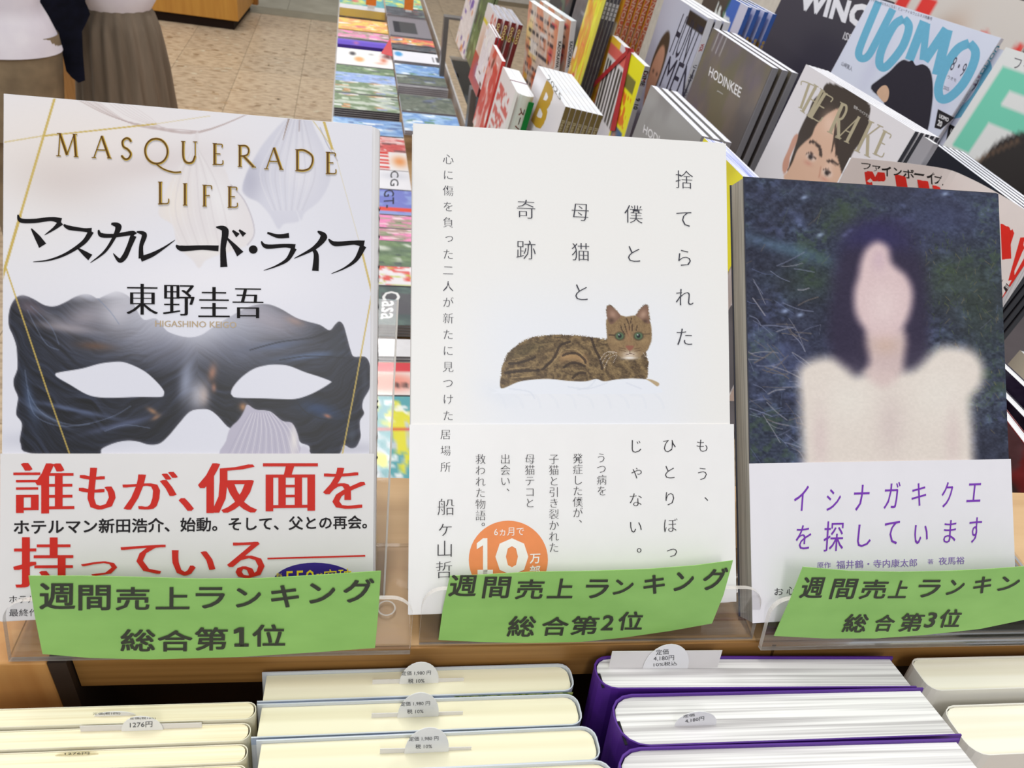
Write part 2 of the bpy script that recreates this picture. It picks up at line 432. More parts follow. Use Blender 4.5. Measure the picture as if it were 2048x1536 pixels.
# ---------------------------------------------------------------- acrylic stands and their green ranking strips
LEAN = np.array([0., .62, .785]); LEAN /= np.linalg.norm(LEAN)
LIPD = np.array([0., .3, .954])
def stand(xa, xb, label, y0=0., plate=None, hole=None):
    fr = Frame(tf.world(xa, .0004)+tf.y*y0, FX, UP); w = xb-xa
    root = empty('acrylic_stand', label, 'book stand', 'acrylic book stands on the table', mw=fr.mw())
    ac, ed = acrylic_mat(), acrylic_mat(True); t = .0024
    box('base_plate', 0, w, .0005, .055, 0, .0012, ac, root)
    pl = plate or (.012, w-.012)
    # back plate leaning behind the book, and the prop behind it
    a = np.array([.0268, .0]); d = np.array([LEAN[1], LEAN[2]]); n = np.array([-d[1], d[0]])
    b = a+d*.125; k = a+d*.085
    extrude_profile('back_plate', [tuple(a), tuple(b), tuple(b-n*t), tuple(a-n*t+np.array([.0, .0015]))], pl[0], pl[1], ac, root, axis='x', m_edge=None)
    e = np.array([.085, .0]); extrude_profile('prop', [tuple(k-n*t), tuple(e), tuple(e+np.array([.003, 0])), tuple(k-n*t*2+np.array([.002, 0]))], pl[0]+.01, pl[1]-.01, ac, root, axis='x')
    for nm, xx in (('edge_strip', pl[0]), ('edge_strip', pl[1])):
        s1 = extrude_profile(nm, [tuple(a+n*.0001), tuple(b+n*.0001), tuple(b-n*t), tuple(a-n*t+np.array([0, .0015]))], xx-.0004, xx+.0004, ed, root, axis='x')
    # front lip with rounded upper corners
    h, r = .0258, .0085; P = [(0, 0), (w, 0)]
    for i in range(9): q = math.pi/2*i/8; P.append((w-r+r*math.cos(q), h-r+r*math.sin(q)))
    for i in range(9): q = math.pi/2+math.pi/2*i/8; P.append((r+r*math.cos(q), h-r+r*math.sin(q)))
    def lip(x, z, dep): p = np.array([x, 0, 0])+LIPD*z+np.array([0, LIPD[2], -LIPD[1]])*dep; return tuple(p)
    nn = len(P); V = [lip(x, z, 0) for x, z in P]+[lip(x, z, t) for x, z in P]
    pydata('front_lip', V, [tuple(range(nn)), tuple(range(nn, 2*nn))[::-1]], ac, root)
    pydata('lip_edge', V, [(i, nn+i, nn+(i+1) % nn, (i+1) % nn) for i in range(nn)], ed, root)
    if hole:
        V = []; Fc = []; m = 28
        for i in range(m):
            q = 2*math.pi*i/m
            for rr_ in (hole[2], hole[2]+.0007): V.append((hole[0]+rr_*math.cos(q), hole[1]+rr_*.8*math.sin(q), .0014))
        for i in range(m): j = (i+1) % m; Fc.append((2*i, 2*i+1, 2*j+1, 2*j))
        pydata('hole_rim', V, Fc, ed, root)
    return fr, root
def xloc(px, py): p = at_z(px, py, TOPZ+.001); return float((p-tf.o)@tf.x)
st1, _ = stand(xloc(26, 1300), xloc(820, 1280), 'clear acrylic stand holding the masked book, leftmost of the three', y0=-.0042, plate=(.02, xloc(770, 1100)-xloc(26, 1300)), hole=None)
st2, _ = stand(xloc(838, 1275), xloc(1488, 1235), 'clear acrylic stand holding the white cat book in the middle', plate=(-.0040, .12))
st3, _ = stand(xloc(1508, 1265), xloc(2125, 1225), 'clear acrylic stand holding the forest portrait book at the right', y0=-.0055, plate=(.012, .11))
hr = []; hF = []
hc = at_z(773, 1216, TOPZ+.0018)
for i in range(32):
    q = 2*math.pi*i/32
    for r_ in (.0031, .0038): hr.append((hc[0]+r_*math.cos(q), hc[1]+r_*math.sin(q), hc[2]))
for i in range(32): j = (i+1) % 32; hF.append((2*i, 2*i+1, 2*j+1, 2*j))
ho = pydata('hole_rim', hr, hF, acrylic_mat(True)); ho.parent = _ if False else None
ho.parent = [o for o in COL.objects if o.name == 'acrylic_stand'][0]; ho.matrix_parent_inverse = ho.parent.matrix_world.inverted()

green = mat('green_paper', (150, 200, 106), .5, scale=34, stretch=(1, 1, 2.4), c2=(138, 188, 96), contrast=(.3, .7))
def strip(stfr, outline, rows, label, sk, cs):
    o = stfr.o+LIPD*.001-np.array([0, LIPD[2], -LIPD[1]])*.0009
    fr = Frame(o, FX, LIPD)
    root = empty('ranking_strip', label, 'paper strip', 'green ranking strips on the stands', mw=fr.mw())
    P = [fr.loc(*p) for p in outline]; n = len(P)
    V = [(p[0], 0, p[1]) for p in P]+[(p[0], .0003, p[1]) for p in P]
    pydata('paper', V, [tuple(range(n)), tuple(range(n, 2*n))[::-1]]+[(i, (i+1) % n, n+(i+1) % n, n+i) for i in range(n)], green, root)
    L = Letters(fr)
    for ch_, x0, x1, y0, y1 in rows:
        f = lambda x, y: (cs[1]+x/cs[0], cs[2]+y/cs[0])
        L.quad(ch_, f(x0+sk, y0), f(x1, y0), f(x0, y1), smear=L.bold(.016))
    L.build('lettering', ink((64, 66, 56), .4), root)
strip(st1, [(57, 1152), (160, 1152), (260, 1154), (400, 1158), (520, 1157), (640, 1150), (762, 1142), (757, 1220), (750, 1296), (640, 1304), (480, 1314), (300, 1319), (180, 1316), (85, 1308), (70, 1235)],
      [('週', 205, 385, 990, 1120), ('間', 405, 565, 1000, 1125), ('売', 595, 765, 1010, 1125), ('上', 800, 970, 1010, 1120), ('ラ', 1005, 1150, 1010, 1115), ('ン', 1210, 1335, 1015, 1110), ('キ', 1390, 1530, 1000, 1110), ('ン', 1585, 1715, 990, 1090), ('グ', 1760, 1915, 965, 1085),
       ('総', 620, 795, 1225, 1335), ('合', 810, 985, 1230, 1335), ('第', 1000, 1165, 1215, 1330), ('1', 1200, 1272, 1215, 1310), ('位', 1295, 1460, 1200, 1310)],
      'green paper strip reading number 1 in front of the masked book', 0, (2.56, 0, 780))
strip(st2, [(900, 1152), (960, 1150), (1060, 1144), (1190, 1142), (1300, 1138), (1390, 1131), (1466, 1121), (1447, 1190), (1424, 1247), (1340, 1262), (1250, 1275), (1160, 1284), (1060, 1286), (960, 1284), (877, 1280), (886, 1215)],
      [('週', 375, 540, 1015, 1130), ('間', 560, 720, 1025, 1140), ('売', 740, 905, 1040, 1145), ('上', 915, 1070, 1035, 1140), ('ラ', 1120, 1260, 1040, 1140), ('ン', 1275, 1395, 1040, 1120), ('キ', 1440, 1570, 1015, 1115), ('ン', 1610, 1725, 1000, 1100), ('グ', 1765, 1910, 975, 1095),
       ('総', 695, 860, 1240, 1350), ('合', 880, 1040, 1245, 1345), ('第', 1040, 1205, 1240, 1340), ('2', 1210, 1290, 1235, 1315), ('位', 1300, 1450, 1215, 1315)],
      'green paper strip reading number 2 in front of the cat book', 18, (2.743, 760, 780))
strip(st3, [(1606, 1134), (1700, 1142), (1800, 1144), (1900, 1142), (1980, 1138), (2120, 1128), (2105, 1180), (2085, 1232), (1960, 1258), (1850, 1270), (1750, 1277), (1650, 1277), (1548, 1272), (1580, 1200)],
      [('週', 485, 655, 1090, 1215), ('間', 670, 850, 1100, 1220), ('売', 850, 1040, 1105, 1220), ('上', 1030, 1170, 1110, 1215), ('ラ', 1200, 1365, 1105, 1210), ('ン', 1385, 1510, 1105, 1195), ('キ', 1545, 1680, 1085, 1185), ('ン', 1700, 1850, 1085, 1170), ('グ', 1880, 2020, 1070, 1160),
       ('総', 745, 920, 1315, 1425), ('合', 935, 1085, 1320, 1420), ('第', 1090, 1260, 1310, 1420), ('3', 1250, 1340, 1305, 1395), ('位', 1335, 1495, 1285, 1395)],
      'green paper strip reading number 3 in front of the forest portrait book', 34, (3.0724, 1440, 800))

# ---------------------------------------------------------------- the three ranked books
def leaning(O, x, y, W, H): O = np.array(O); y = np.array(y); return Frame(O+y*H, x, -y)
def band(fr, root, W, px_top, T, c, name='paper_band'):
    zl, zr = fr.loc(*px_top[0])[1], fr.loc(*px_top[1])[1]; y0, y1 = -.00045, -.00012
    V = [(-.0004, y0, .0003), (W+.0004, y0, .0003), (W+.0004, y0, zr), (-.0004, y0, zl), (-.0004, y1, .0003), (W+.0004, y1, .0003), (W+.0004, y1, zr), (-.0004, y1, zl)]
    Fc = [(0, 1, 2, 3), (7, 6, 5, 4), (0, 4, 5, 1), (1, 5, 6, 2), (2, 6, 7, 3), (3, 7, 4, 0)]
    return pydata(name, V, Fc, mat('band_paper', c, .38, var=.008, scale=90), root)

# serif capitals drawn as strokes: (points, width) in a unit box, plus serif feet
_o = [(.5+.5*math.cos(a), .5+.5*math.sin(a)) for a in np.linspace(math.pi/2, math.pi*2.5, 17)]
SERIF = {
 'M': ([([(.14, 0), (.2, 1)], .05), ([(.2, 1), (.5, .06)], .13), ([(.5, .06), (.8, 1)], .05), ([(.8, 1), (.88, 0)], .13)], [(.14, 0), (.88, 0), (.17, 1), (.83, 1)]),
 'A': ([([(.06, 0), (.5, 1)], .05), ([(.5, 1), (.94, 0)], .13), ([(.22, .36), (.76, .36)], .05)], [(.06, 0), (.94, 0)]),
 'S': ([([(.86, .84), (.7, .97), (.42, .99), (.16, .84), (.22, .6), (.6, .46), (.84, .26), (.66, .04), (.34, .0), (.06, .16)], .11)], []),
 'Q': ([(_o, .09), ([(.45, .02), (.8, -.2), (1.25, -.32), (1.6, -.3)], .07)], []),
 'O': ([(_o, .09)], []),
 'U': ([([(.18, 1), (.18, .32), (.3, .06), (.52, 0), (.72, .08), (.84, .34)], .11), ([(.84, .34), (.84, 1)], .05)], [(.18, 1), (.84, 1)]),
 'E': ([([(.2, 0), (.2, 1)], .14), ([(.2, .97), (.86, .97), (.88, .82)], .05), ([(.2, .52), (.72, .52)], .05), ([(.2, .03), (.9, .03), (.96, .22)], .05)], [(.2, 0), (.2, 1)]),
 'R': ([([(.15, 0), (.15, 1)], .13), ([(.15, .97), (.48, .98), (.66, .82), (.6, .58), (.35, .5), (.15, .5)], .09), ([(.36, .5), (.96, .0)], .12)], [(.15, 0), (.15, 1), (.96, 0)]),
 'D': ([([(.15, 0), (.15, 1)], .13), ([(.15, .97), (.5, .98), (.9, .76), (.96, .46), (.8, .14), (.48, .02), (.15, .03)], .1)], [(.15, 0), (.15, 1)]),
 'L': ([([(.2, 0), (.2, 1)], .13), ([(.2, .03), (.88, .03), (.96, .24)], .05)], [(.2, 0), (.2, 1)]),
 'I': ([([(.5, 0), (.5, 1)], .3)], [(.5, 0), (.5, 1)]),
 'F': ([([(.2, 0), (.2, 1)], .14), ([(.2, .97), (.88, .97), (.92, .8)], .05), ([(.2, .5), (.74, .5)], .05)], [(.2, 0), (.2, 1)]),
 'T': ([([(.5, 0), (.5, 1)], .12), ([(.02, .82), (.05, .98), (.95, .98), (.98, .82)], .05)], [(.5, 0)]),
 'H': ([([(.16, 0), (.16, 1)], .12), ([(.84, 0), (.84, 1)], .12), ([(.16, .52), (.84, .52)], .05)], [(.16, 0), (.16, 1), (.84, 0), (.84, 1)]),
 'K': ([([(.16, 0), (.16, 1)], .12), ([(.16, .42), (.84, 1)], .05), ([(.36, .58), (.92, 0)], .12)], [(.16, 0), (.16, 1), (.84, 1), (.92, 0)]),
}
def serif(L, ch_, TL, TR, BL, k=1.):
    st, sf = SERIF[ch_]; TL, TR, BL = map(np.array, (TL, TR, BL)); ex = (TR-TL).astype(float); ey = (BL-TL).astype(float)
    h = np.linalg.norm(ey); w = np.linalg.norm(ex)
    def m(p): return tuple(TL+ex*p[0]+ey*(1-p[1]))
    for pts, wd in st: L.stroke([m(p) for p in pts], [wd*k*(h if wd < .3 else h*.45)*.9]*len(pts), 5)
    for (x, y) in sf:
        d = .1*h/max(w, 1e-6); L.stroke([m((x-d, y)), m((x+d, y))], [.035*k*h]*2, 1)

# --- book 1
W1, H1, T1 = .1322, .188, .017
b1 = leaning([-.1187, .2983, -.1042], [1., .011, 0.], [.006, -.605, -.796], W1, H1)
r1 = empty('hardcover_book', 'white hardcover novel with a dark carnival mask cover and gold title', 'book', mw=b1.mw())
bound(r1, W1, H1, T1, (236, 233, 234), 'R', over=.0025, c=.002, rnd=.45)
MASK = [(17.6, 632.6), (22, 611.5), (33, 595), (47, 590.5), (66, 597.5), (89, 610.4), (110, 612.7), (131, 604.5), (150, 594), (169, 588), (183, 590.5), (196, 597), (211, 590.5), (230, 583.4), (246, 585.8), (262, 597.5), (274, 621), (288, 639.7), (312, 637), (326, 653.7), (340, 665.5), (375, 674.8), (403, 670), (427, 653.7), (462, 632.6), (497, 614), (530, 608), (558, 616), (591, 635), (614, 643), (640, 650), (659, 660.8), (670.6, 649), (678.8, 643), (687, 651), (694, 675), (701, 700.6), (708, 713.5), (729, 713.5), (738.5, 726), (743, 754.5), (738.5, 778), (726.8, 799), (724.5, 815.4), (728, 827), (719.8, 841), (719.8, 857.6), (721, 874), (712.7, 892.7), (701, 896), (687, 890.4), (675, 910), (623.7, 912), (619, 892.7), (602.6, 885.7), (596.7, 876), (588.5, 853), (579, 844.7), (565, 842), (544, 824.8), (532, 821), (511, 819), (494.8, 809.5), (490, 822), (478, 839), (460.8, 856.4), (436, 832), (420, 820), (403, 817.8), (380, 823), (358.5, 846), (337, 871.7), (318.7, 887), (297.6, 889), (276.5, 883), (255, 881), (229.6, 885.7), (204, 897), (187.5, 912), (60, 906), (42, 888), (41, 871.7), (44.5, 853), (42, 842), (33, 829.5), (34, 813), (36.3, 794), (29, 775.6), (27.6, 759), (35, 738), (34.7, 712), (32.8, 691), (25.8, 670), (18.7, 653.7)]
EYE_L = [(111.3, 747.5), (121.9, 744), (164, 737), (199, 727.5), (225, 724), (246, 724), (269.5, 732), (293, 745), (314, 764), (327, 780), (328, 788.5), (321, 794), (281, 794), (211, 795.5), (175.7, 789.6), (140.6, 769.7), (114.8, 754.5)]
EYE_R = [(462, 785), (466.7, 773), (483, 754.5), (506.5, 738), (530, 731), (553, 729), (579, 732), (609.6, 744), (637.8, 753), (661, 762), (661, 765.7), (642, 778), (619, 789.6), (591, 798), (558, 798), (520.6, 796.7), (473.7, 795.5), (464, 790.8)]
SHELL = [(448, 916), (452.6, 881), (460.8, 856), (478, 839), (488, 822), (494.8, 809.5), (511, 819), (532, 822), (544, 826), (565, 842), (584, 846), (595.6, 869), (598, 888), (598, 916)]
def art_mask(X, Y):
    X = X.astype(float); Y = Y.astype(float)
    p = Paint(X, Y, (229, 227, 233))
    p.blob(120, 300, 330, 150, (236, 222, 212), .75); p.blob(60, 430, 160, 200, (238, 232, 226), .6)
    p.blob(120, 360, 110, 60, (206, 190, 182), .5, 10); p.blob(300, 330, 150, 30, (206, 190, 186), .45, -10)
    p.blob(420, 760, 500, 300, (219, 218, 228), .8); p.blob(700, 480, 150, 200, (216, 214, 222), .6)
    p.blob(380, 560, 250, 60, (236, 232, 236), .8)
    # cloth folds and hanging petals
    for k in range(9):
        q = k*5; p.line([(150+q*1.2, 197+k), (220+q, 232+q*.35), (300+q*.4, 252+q*.2), (400, 262+q*.1), (508, 223)], (196, 178, 176) if k % 3 else (160, 136, 128), 1.4, .45)
    for k in range(6): p.line([(215+8*k, 205), (260+8*k, 235), (330, 256), (400, 262)], (205, 190, 190), 1.3, .4)
    PET1 = [(395, 262), (378, 300), (350, 345), (325, 400), (318, 430), (345, 450), (352, 480), (362, 500), (385, 520), (398, 536), (410, 522), (430, 512), (470, 500), (495, 490), (508, 470), (505, 440), (488, 400), (462, 370), (450, 340), (420, 318), (400, 300)]
    a = p.poly(PET1, (224, 216, 216), 3, .9)
    p.blob(345, 400, 35, 50, (236, 226, 216), .8, within=a); p.blob(420, 500, 60, 25, (232, 226, 222), .8, within=a); p.blob(440, 400, 30, 60, (236, 232, 232), .7, -30, within=a)
    for k in range(10):
        t = k/9; p.line([(388-8*t+12*t, 290), (350+80*t, 360), (340+110*t, 430), (370+90*t, 500)], (206, 197, 198) if k % 2 else (234, 229, 228), 3.4, .3, within=a)
    p.line([(462, 370), (488, 400), (505, 440), (508, 470), (495, 490)], (176, 168, 178), 3, .5)
    PET2 = [(590, 228), (570, 240), (548, 262), (525, 290), (508, 318), (492, 350), (485, 380), (497, 395), (518, 405), (540, 430), (556, 458), (568, 448), (590, 445), (598, 440), (592, 418), (602, 440), (610, 425), (640, 400), (660, 360), (655, 320), (645, 290), (630, 260), (618, 232)]
    a = p.poly(PET2, (207, 205, 216), 3, .95)
    p.blob(500, 365, 25, 45, (178, 176, 192), .8, within=a); p.blob(600, 330, 40, 60, (232, 228, 232), .7, within=a); p.blob(560, 400, 40, 30, (214, 212, 222), .8, within=a)
    for k in range(12):
        t = k/11; p.line([(578+28*t, 232), (545+75*t, 290), (520+110*t, 350), (545+60*t, 420)], (192, 188, 198) if k % 2 else (228, 224, 228), 3.4, .3, within=a)
    p.line([(580, 230), (572, 258), (566, 280)], (120, 90, 70), 4, .55, w2=1); p.line([(600, 232), (598, 262)], (150, 130, 130), 3, .5)
    p.line([(640, 255), (655, 290), (668, 310), (675, 322)], (150, 148, 168), 2.5, .5)
    # soft shadow on the ground, then the mask
    p.blob(120, 880, 130, 18, (186, 186, 200), .6); p.blob(690, 897, 80, 14, (180, 178, 192), .6)
    M_ = catmull(np.array(MASK), 4, True)
    d = sdf(X, Y, M_); a = smooth(1.2, -1.2, d); eL = smooth(1.2, -1.2, sdf(X, Y, catmull(np.array(EYE_L), 4, True))); eR = smooth(1.2, -1.2, sdf(X, Y, catmull(np.array(EYE_R), 4, True)))
    a = a*(1-eL)*(1-eR)
    top = np.exp(-(((X-385)/190)**2))*smooth(770, 640, Y); top = np.maximum(top, smooth(625, 575, Y+.06*np.abs(X-200)))
    fl_ = np.where(X < 395, (Y-790)*.9+.0028*(X-230)**2, (Y-780)*.85+.0022*(X-560)**2)
    st_ = fbm(fl_/7+fbm(X/60, Y/60, 2, 3)*6, X/90, 4, 5); st2_ = fbm(fl_/2.2+fbm(X/40, Y/40, 2, 8)*8, X/70, 3, 9)
    base = np.array((27, 29, 40))+(st_[..., None]-.5)*np.array((52, 60, 78))+(st2_[..., None]-.5)*np.array((18, 21, 26))
    w_ = np.clip(top*1.05, 0, 1)[..., None]; lite = np.array((190, 188, 200))+(st2_[..., None]-.5)*30
    col = base*(1-w_)+lite*w_
    fade = np.clip(np.exp(-(((X-330)/150)**2))*smooth(660, 590, Y)+smooth(600, 580, Y)*.7, 0, .9)
    p.over(a*(1-fade*.75), col)
    for bl in [(400, 650, 110, 36, (206, 206, 216), .75, 0), (395, 790, 22, 36, (206, 204, 214), .75, 0), (372, 760, 14, 45, (170, 176, 198), .7, 8), (425, 745, 8, 16, (196, 132, 96), .75, 10), (428, 775, 5, 9, (190, 130, 100), .7, 0), (408, 790, 10, 20, (214, 190, 178), .6, 0),
               (130, 655, 60, 9, (190, 176, 176), .6, 8), (170, 635, 45, 22, (168, 160, 168), .7, -10), (60, 615, 28, 14, (120, 104, 112), .7, 20), (110, 640, 40, 10, (150, 146, 156), .5, 30), (190, 692, 34, 8, (104, 72, 52), .7, 5), (235, 625, 30, 34, (196, 192, 200), .8, 40),
               (150, 820, 90, 5, (92, 104, 136), .8, 12), (240, 850, 70, 6, (84, 92, 122), .8, -14), (60, 800, 10, 50, (74, 92, 124), .7, -14), (90, 830, 50, 5, (110, 124, 154), .6, 30), (305, 822, 12, 5, (190, 138, 96), .7, 30), (312, 835, 10, 4, (190, 138, 96), .6, -30),
               (640, 820, 44, 16, (34, 62, 104), .8, 15), (560, 690, 60, 8, (84, 98, 130), .7, -8), (620, 712, 60, 6, (90, 112, 150), .8, -6), (540, 640, 60, 22, (172, 162, 172), .6, 20), (590, 642, 20, 8, (190, 150, 132), .5, 20), (655, 832, 8, 4, (190, 120, 90), .8, 20),
               (487, 814, 9, 8, (206, 148, 96), .8, 40), (672, 690, 16, 30, (44, 48, 58), .8, -10), (704, 870, 10, 18, (70, 78, 92), .6, 0), (730, 760, 8, 30, (66, 70, 84), .6, 0), (470, 700, 60, 60, (88, 92, 112), .4, 30), (330, 700, 50, 50, (96, 98, 116), .4, -30)]:
        p.blob(*bl[:4], bl[4], bl[5], bl[6], within=a)
    edge = a*smooth(-7, -1, d)*(1-np.clip(top*1.3, 0, 1)); p.over(edge*.35, (96, 92, 104))
    for l in [[(55, 620), (75, 660), (95, 690), (118, 700)], [(62, 612), (100, 650), (118, 688)], [(50, 740), (60, 790), (90, 830), (150, 850), (220, 835), (262, 812)], [(55, 780), (70, 830), (120, 852), (180, 848)], [(210, 862), (250, 850), (300, 856)], [(196, 597), (222, 625), (238, 648)]]:
        p.line(l, (120, 132, 158), 2.2, .45, within=a)
    for l in [[(500, 700), (560, 684), (620, 676), (660, 662)], [(590, 800), (620, 830), (680, 842), (715, 828)], [(560, 720), (620, 712), (690, 716)], [(640, 790), (670, 805), (690, 830)]]: p.line(l, (20, 22, 32), 3, .55, within=a)
    s_ = p.poly(SHELL, (186, 180, 196), 1.4)
    for k in range(22):
        t = k/21; p.line([(500+50*t, 826), (480+100*t, 860), (455+145*t, 912)], (228, 222, 226) if k % 2 else (166, 160, 180), 1.6, .5, within=s_)
    p.blob(588, 880, 8, 34, (240, 232, 224), .7, within=s_); p.poly([(600, 912), (604, 893), (615, 897), (622, 912)], (206, 202, 214), 1)
    # gold lines
    G = (201, 172, 84)
    for q, w, al in [([(110, 195), (41, 430)], 5, .9), ([(41, 430), (0, 571)], 6, .95), ([(0, 286), (110, 268)], 2.4, .6), ([(90, 272), (312, 248)], 3, .9), ([(312, 248), (420, 232)], 1.6, .4),
                     ([(12, 535), (94, 780)], 3, .9), ([(94, 780), (139, 907)], 3, .85), ([(646, 237), (664, 297)], 5, .9), ([(625, 240), (668, 300)], 2, .5), ([(668, 300), (723, 500)], 1.4, .3), ([(723, 500), (744, 586)], 4, .85), ([(744, 586), (757, 630)], 4.5, .9), ([(744, 586), (709, 780)], 3, .85), ([(709, 780), (685, 907)], 3, .85)]:
        p.line(q, G, w, al, sm=False)
    # soft drop shade printed behind the gold letters
    return p.C
zb1 = b1.loc(380, 908)[1]
print_grid(b1, .0002, W1-.0035, zb1-.002, H1-.0002, 440, 400, art_mask, 'cover_art', r1)
band(b1, r1, W1-.002, ((5, 907), (755, 907)), T1, (226, 222, 220))
L = Letters(b1)
g6 = lambda x, y: (x/2.6256, 180+y/2.6256)
TI = [('M', 290, 415, 228, 345, 6), ('A', 488, 580, 240, 355, 3), ('S', 634, 697, 252, 362, 3), ('Q', 762, 880, 254, 385, 4), ('U', 945, 1040, 270, 382, 3), ('E', 1116, 1172, 281, 392, 2), ('R', 1246, 1336, 290, 402, 3), ('A', 1393, 1482, 302, 414, 3), ('D', 1546, 1645, 313, 424, 3), ('E', 1710, 1765, 327, 440, 2),
      ('L', 830, 888, 484, 599, 0), ('I', 962, 982, 492, 605, 0), ('F', 1064, 1114, 500, 610, 0), ('E', 1195, 1248, 508, 617, 0)]
Ls, Lg, Ld = Letters(b1), Letters(b1), Letters(b1)
for c_, x0, x1, y0, y1, s_ in TI:
    for LL, dx, dy, k in ((Ls, 3, 7, 1.2), (Lg, 1.5, 1, 1.25), (Ld, 0, 0, .72)):
        serif(LL, c_, g6(x0+dx, y0+dy), g6(x1+dx, y0+s_+dy), g6(x0+dx, y1+dy), k)
Ls.build('title_shade', ink((196, 190, 190)), r1, -.00015)
Lg.build('gold_title', ink((206, 170, 62), .3), r1, -.0002)
Ld.build('gold_title', ink((98, 66, 20), .3), r1, -.0003)
L = Letters(b1)
KAT = [([(95, 655), (110, 685), (180, 688), (270, 678), (322, 690)], [5, 20, 20, 18, 30]), ([(322, 695), (285, 728), (235, 762)], [28, 14, 2]), ([(165, 728), (198, 775), (225, 818)], [4, 26, 38]),
       ([(335, 708), (365, 724), (440, 735), (482, 738)], [8, 20, 16, 24]), ([(480, 742), (440, 800), (350, 860), (260, 893), (175, 903)], [26, 20, 13, 8, 2]), ([(405, 828), (445, 858), (475, 880)], [3, 22, 32]),
       ([(518, 735), (532, 762), (600, 765), (690, 752), (706, 760)], [6, 20, 17, 20, 26]), ([(702, 765), (680, 820), (655, 875), (628, 895), (595, 858)], [28, 22, 24, 20, 2]), ([(585, 702), (622, 718), (600, 775), (550, 850), (475, 908)], [8, 30, 16, 12, 2]),
       ([(718, 745), (758, 760), (742, 820), (742, 885)], [5, 24, 18, 24]), ([(740, 888), (800, 865), (860, 830), (920, 788)], [26, 20, 10, 2]),
       ([(925, 815), (955, 832), (1060, 828), (1148, 832)], [6, 26, 20, 26]),
       ([(1135, 720), (1182, 738), (1172, 830), (1176, 930)], [4, 32, 24, 32]), ([(1180, 765), (1230, 820), (1262, 862)], [2, 20, 36]), ([(1222, 738), (1250, 765)], [8, 22]), ([(1256, 735), (1284, 762)], [8, 22]),
       ([(1404, 750), (1460, 768), (1518, 764)], [8, 18, 22]), ([(1372, 795), (1400, 822), (1500, 818), (1550, 825)], [5, 20, 16, 26]), ([(1545, 830), (1510, 890), (1450, 925), (1385, 948)], [26, 17, 8, 2]),
       ([(1668, 742), (1700, 772), (1650, 830), (1545, 885)], [5, 32, 18, 2]), ([(1638, 830), (1660, 865), (1656, 950)], [10, 22, 30]),
       ([(1725, 783), (1760, 808), (1860, 802), (1912, 810)], [5, 22, 18, 34]), ([(1908, 818), (1870, 890), (1810, 935), (1740, 965)], [30, 18, 8, 2])]
for pts, ws in KAT: L.stroke([g6(*q) for q in pts], [w*1.18/2.6256 for w in ws])
L.poly([g6(1330+23*math.cos(a), 838+22*math.sin(a)) for a in np.linspace(0, 2*math.pi, 20, endpoint=False)])
sm_h = tuple(np.linspace(-.022, .022, 5))
for c_, x0, x1, y0, y1 in [('東', 648, 810, 992, 1150), ('野', 835, 998, 998, 1155), ('圭', 1015, 1178, 1008, 1163), ('吾', 1190, 1350, 1015, 1168)]:
    f = lambda x, y: (x/2.56, 180+y/2.56); L.quad(c_, f(x0+5, y0), f(x1-5, y0+2), f(x0+5, y1), off=-.014, smear=sm_h)
L.build('lettering', ink((18, 14, 16), .6), r1)
L = Letters(b1); f = lambda x, y: (x/2.56, 180+y/2.56); L.quad('HIGASHINO KEIGO', f(795, 1180), f(1210, 1187), f(795, 1212), off=-.02, smear=(0, .03)); L.build('lettering', ink((188, 166, 136), .3), r1)
L = Letters(b1); f = lambda x, y: (x/2.56, 780+y/2.56); sm_r = tuple(np.linspace(-.036, .036, 7))
for c_, x0, x1, y0, y1 in [('誰', 75, 380, 372, 633), ('も', 408, 592, 397, 612), ('が', 630, 912, 418, 612), ('、', 918, 992, 552, 618), ('仮', 1018, 1315, 374, 630), ('面', 1350, 1625, 374, 620), ('を', 1655, 1870, 397, 608),
                           ('持', 75, 375, 752, 1010), ('っ', 415, 605, 875, 950), ('て', 620, 850, 790, 940), ('い', 880, 1105, 818, 948), ('る', 1165, 1355, 775, 962)]:
    L.quad(c_, f(x0+8, y0), f(x1-8, y0), f(x0+8, y1), off=-.008, smear=sm_r)
L.stroke([f(1370, 861), f(1870, 847)], [3.4, 3.4], 2)
L.build('band_lettering', ink((205, 46, 36), .4), r1, -.00055)
L = Letters(b1); L.quad('ホテルマン新田浩介、始動。そして、父との再会。', f(75, 664), f(1878, 641), f(75, 738), smear=L.bold(.018))
L.quad('ホテル', f(50, 1052), f(190, 1050), f(50, 1090), off=.0); L.quad('最終作', f(50, 1120), f(200, 1118), f(50, 1157), off=.0)
L.build('band_lettering', ink((34, 30, 32), .4), r1, -.00055)
L = Letters(b1); L.poly([f(1612+215*math.cos(a), 985+103*math.sin(a)) for a in np.linspace(0, 2*math.pi, 36, endpoint=False)]); L.build('purple_badge', ink((58, 40, 130), .4), r1, -.00055)
L = Letters(b1); L.quad('累計', f(1415, 935), f(1445, 933), f(1415, 975), off=.01); L.quad('550', f(1462, 925), f(1610, 918), f(1462, 1010), off=.03); L.quad('万部', f(1620, 935), f(1650, 933), f(1620, 990)); L.quad('突破', f(1658, 918), f(1800, 910), f(1658, 1000), off=.03); L.build('badge_lettering', ink((240, 214, 50), .4), r1, -.00062)
# spine lettering
sp = Frame(b1.o+b1.x*(W1+.00012)+b1.y*.002, -b1.y, b1.z)
L = Letters(b1)
for i, c_ in enumerate('マスカレード・ライフ'):
    v, g = glyph(c_, .01); w = (v-np.array([.5, .38]))*.0105; n = len(L.V)
    if c_ == 'ー': w = np.stack([w[:, 1], -w[:, 0]], 1)
    for q in w: L.V.append((W1+.00015, T1/2+q[0], H1-.034-i*.0112+q[1]))
    L.F += [tuple(n+k for k in h) for h in g]
L.build('spine_lettering', ink((18, 14, 16), .6), r1, 0)

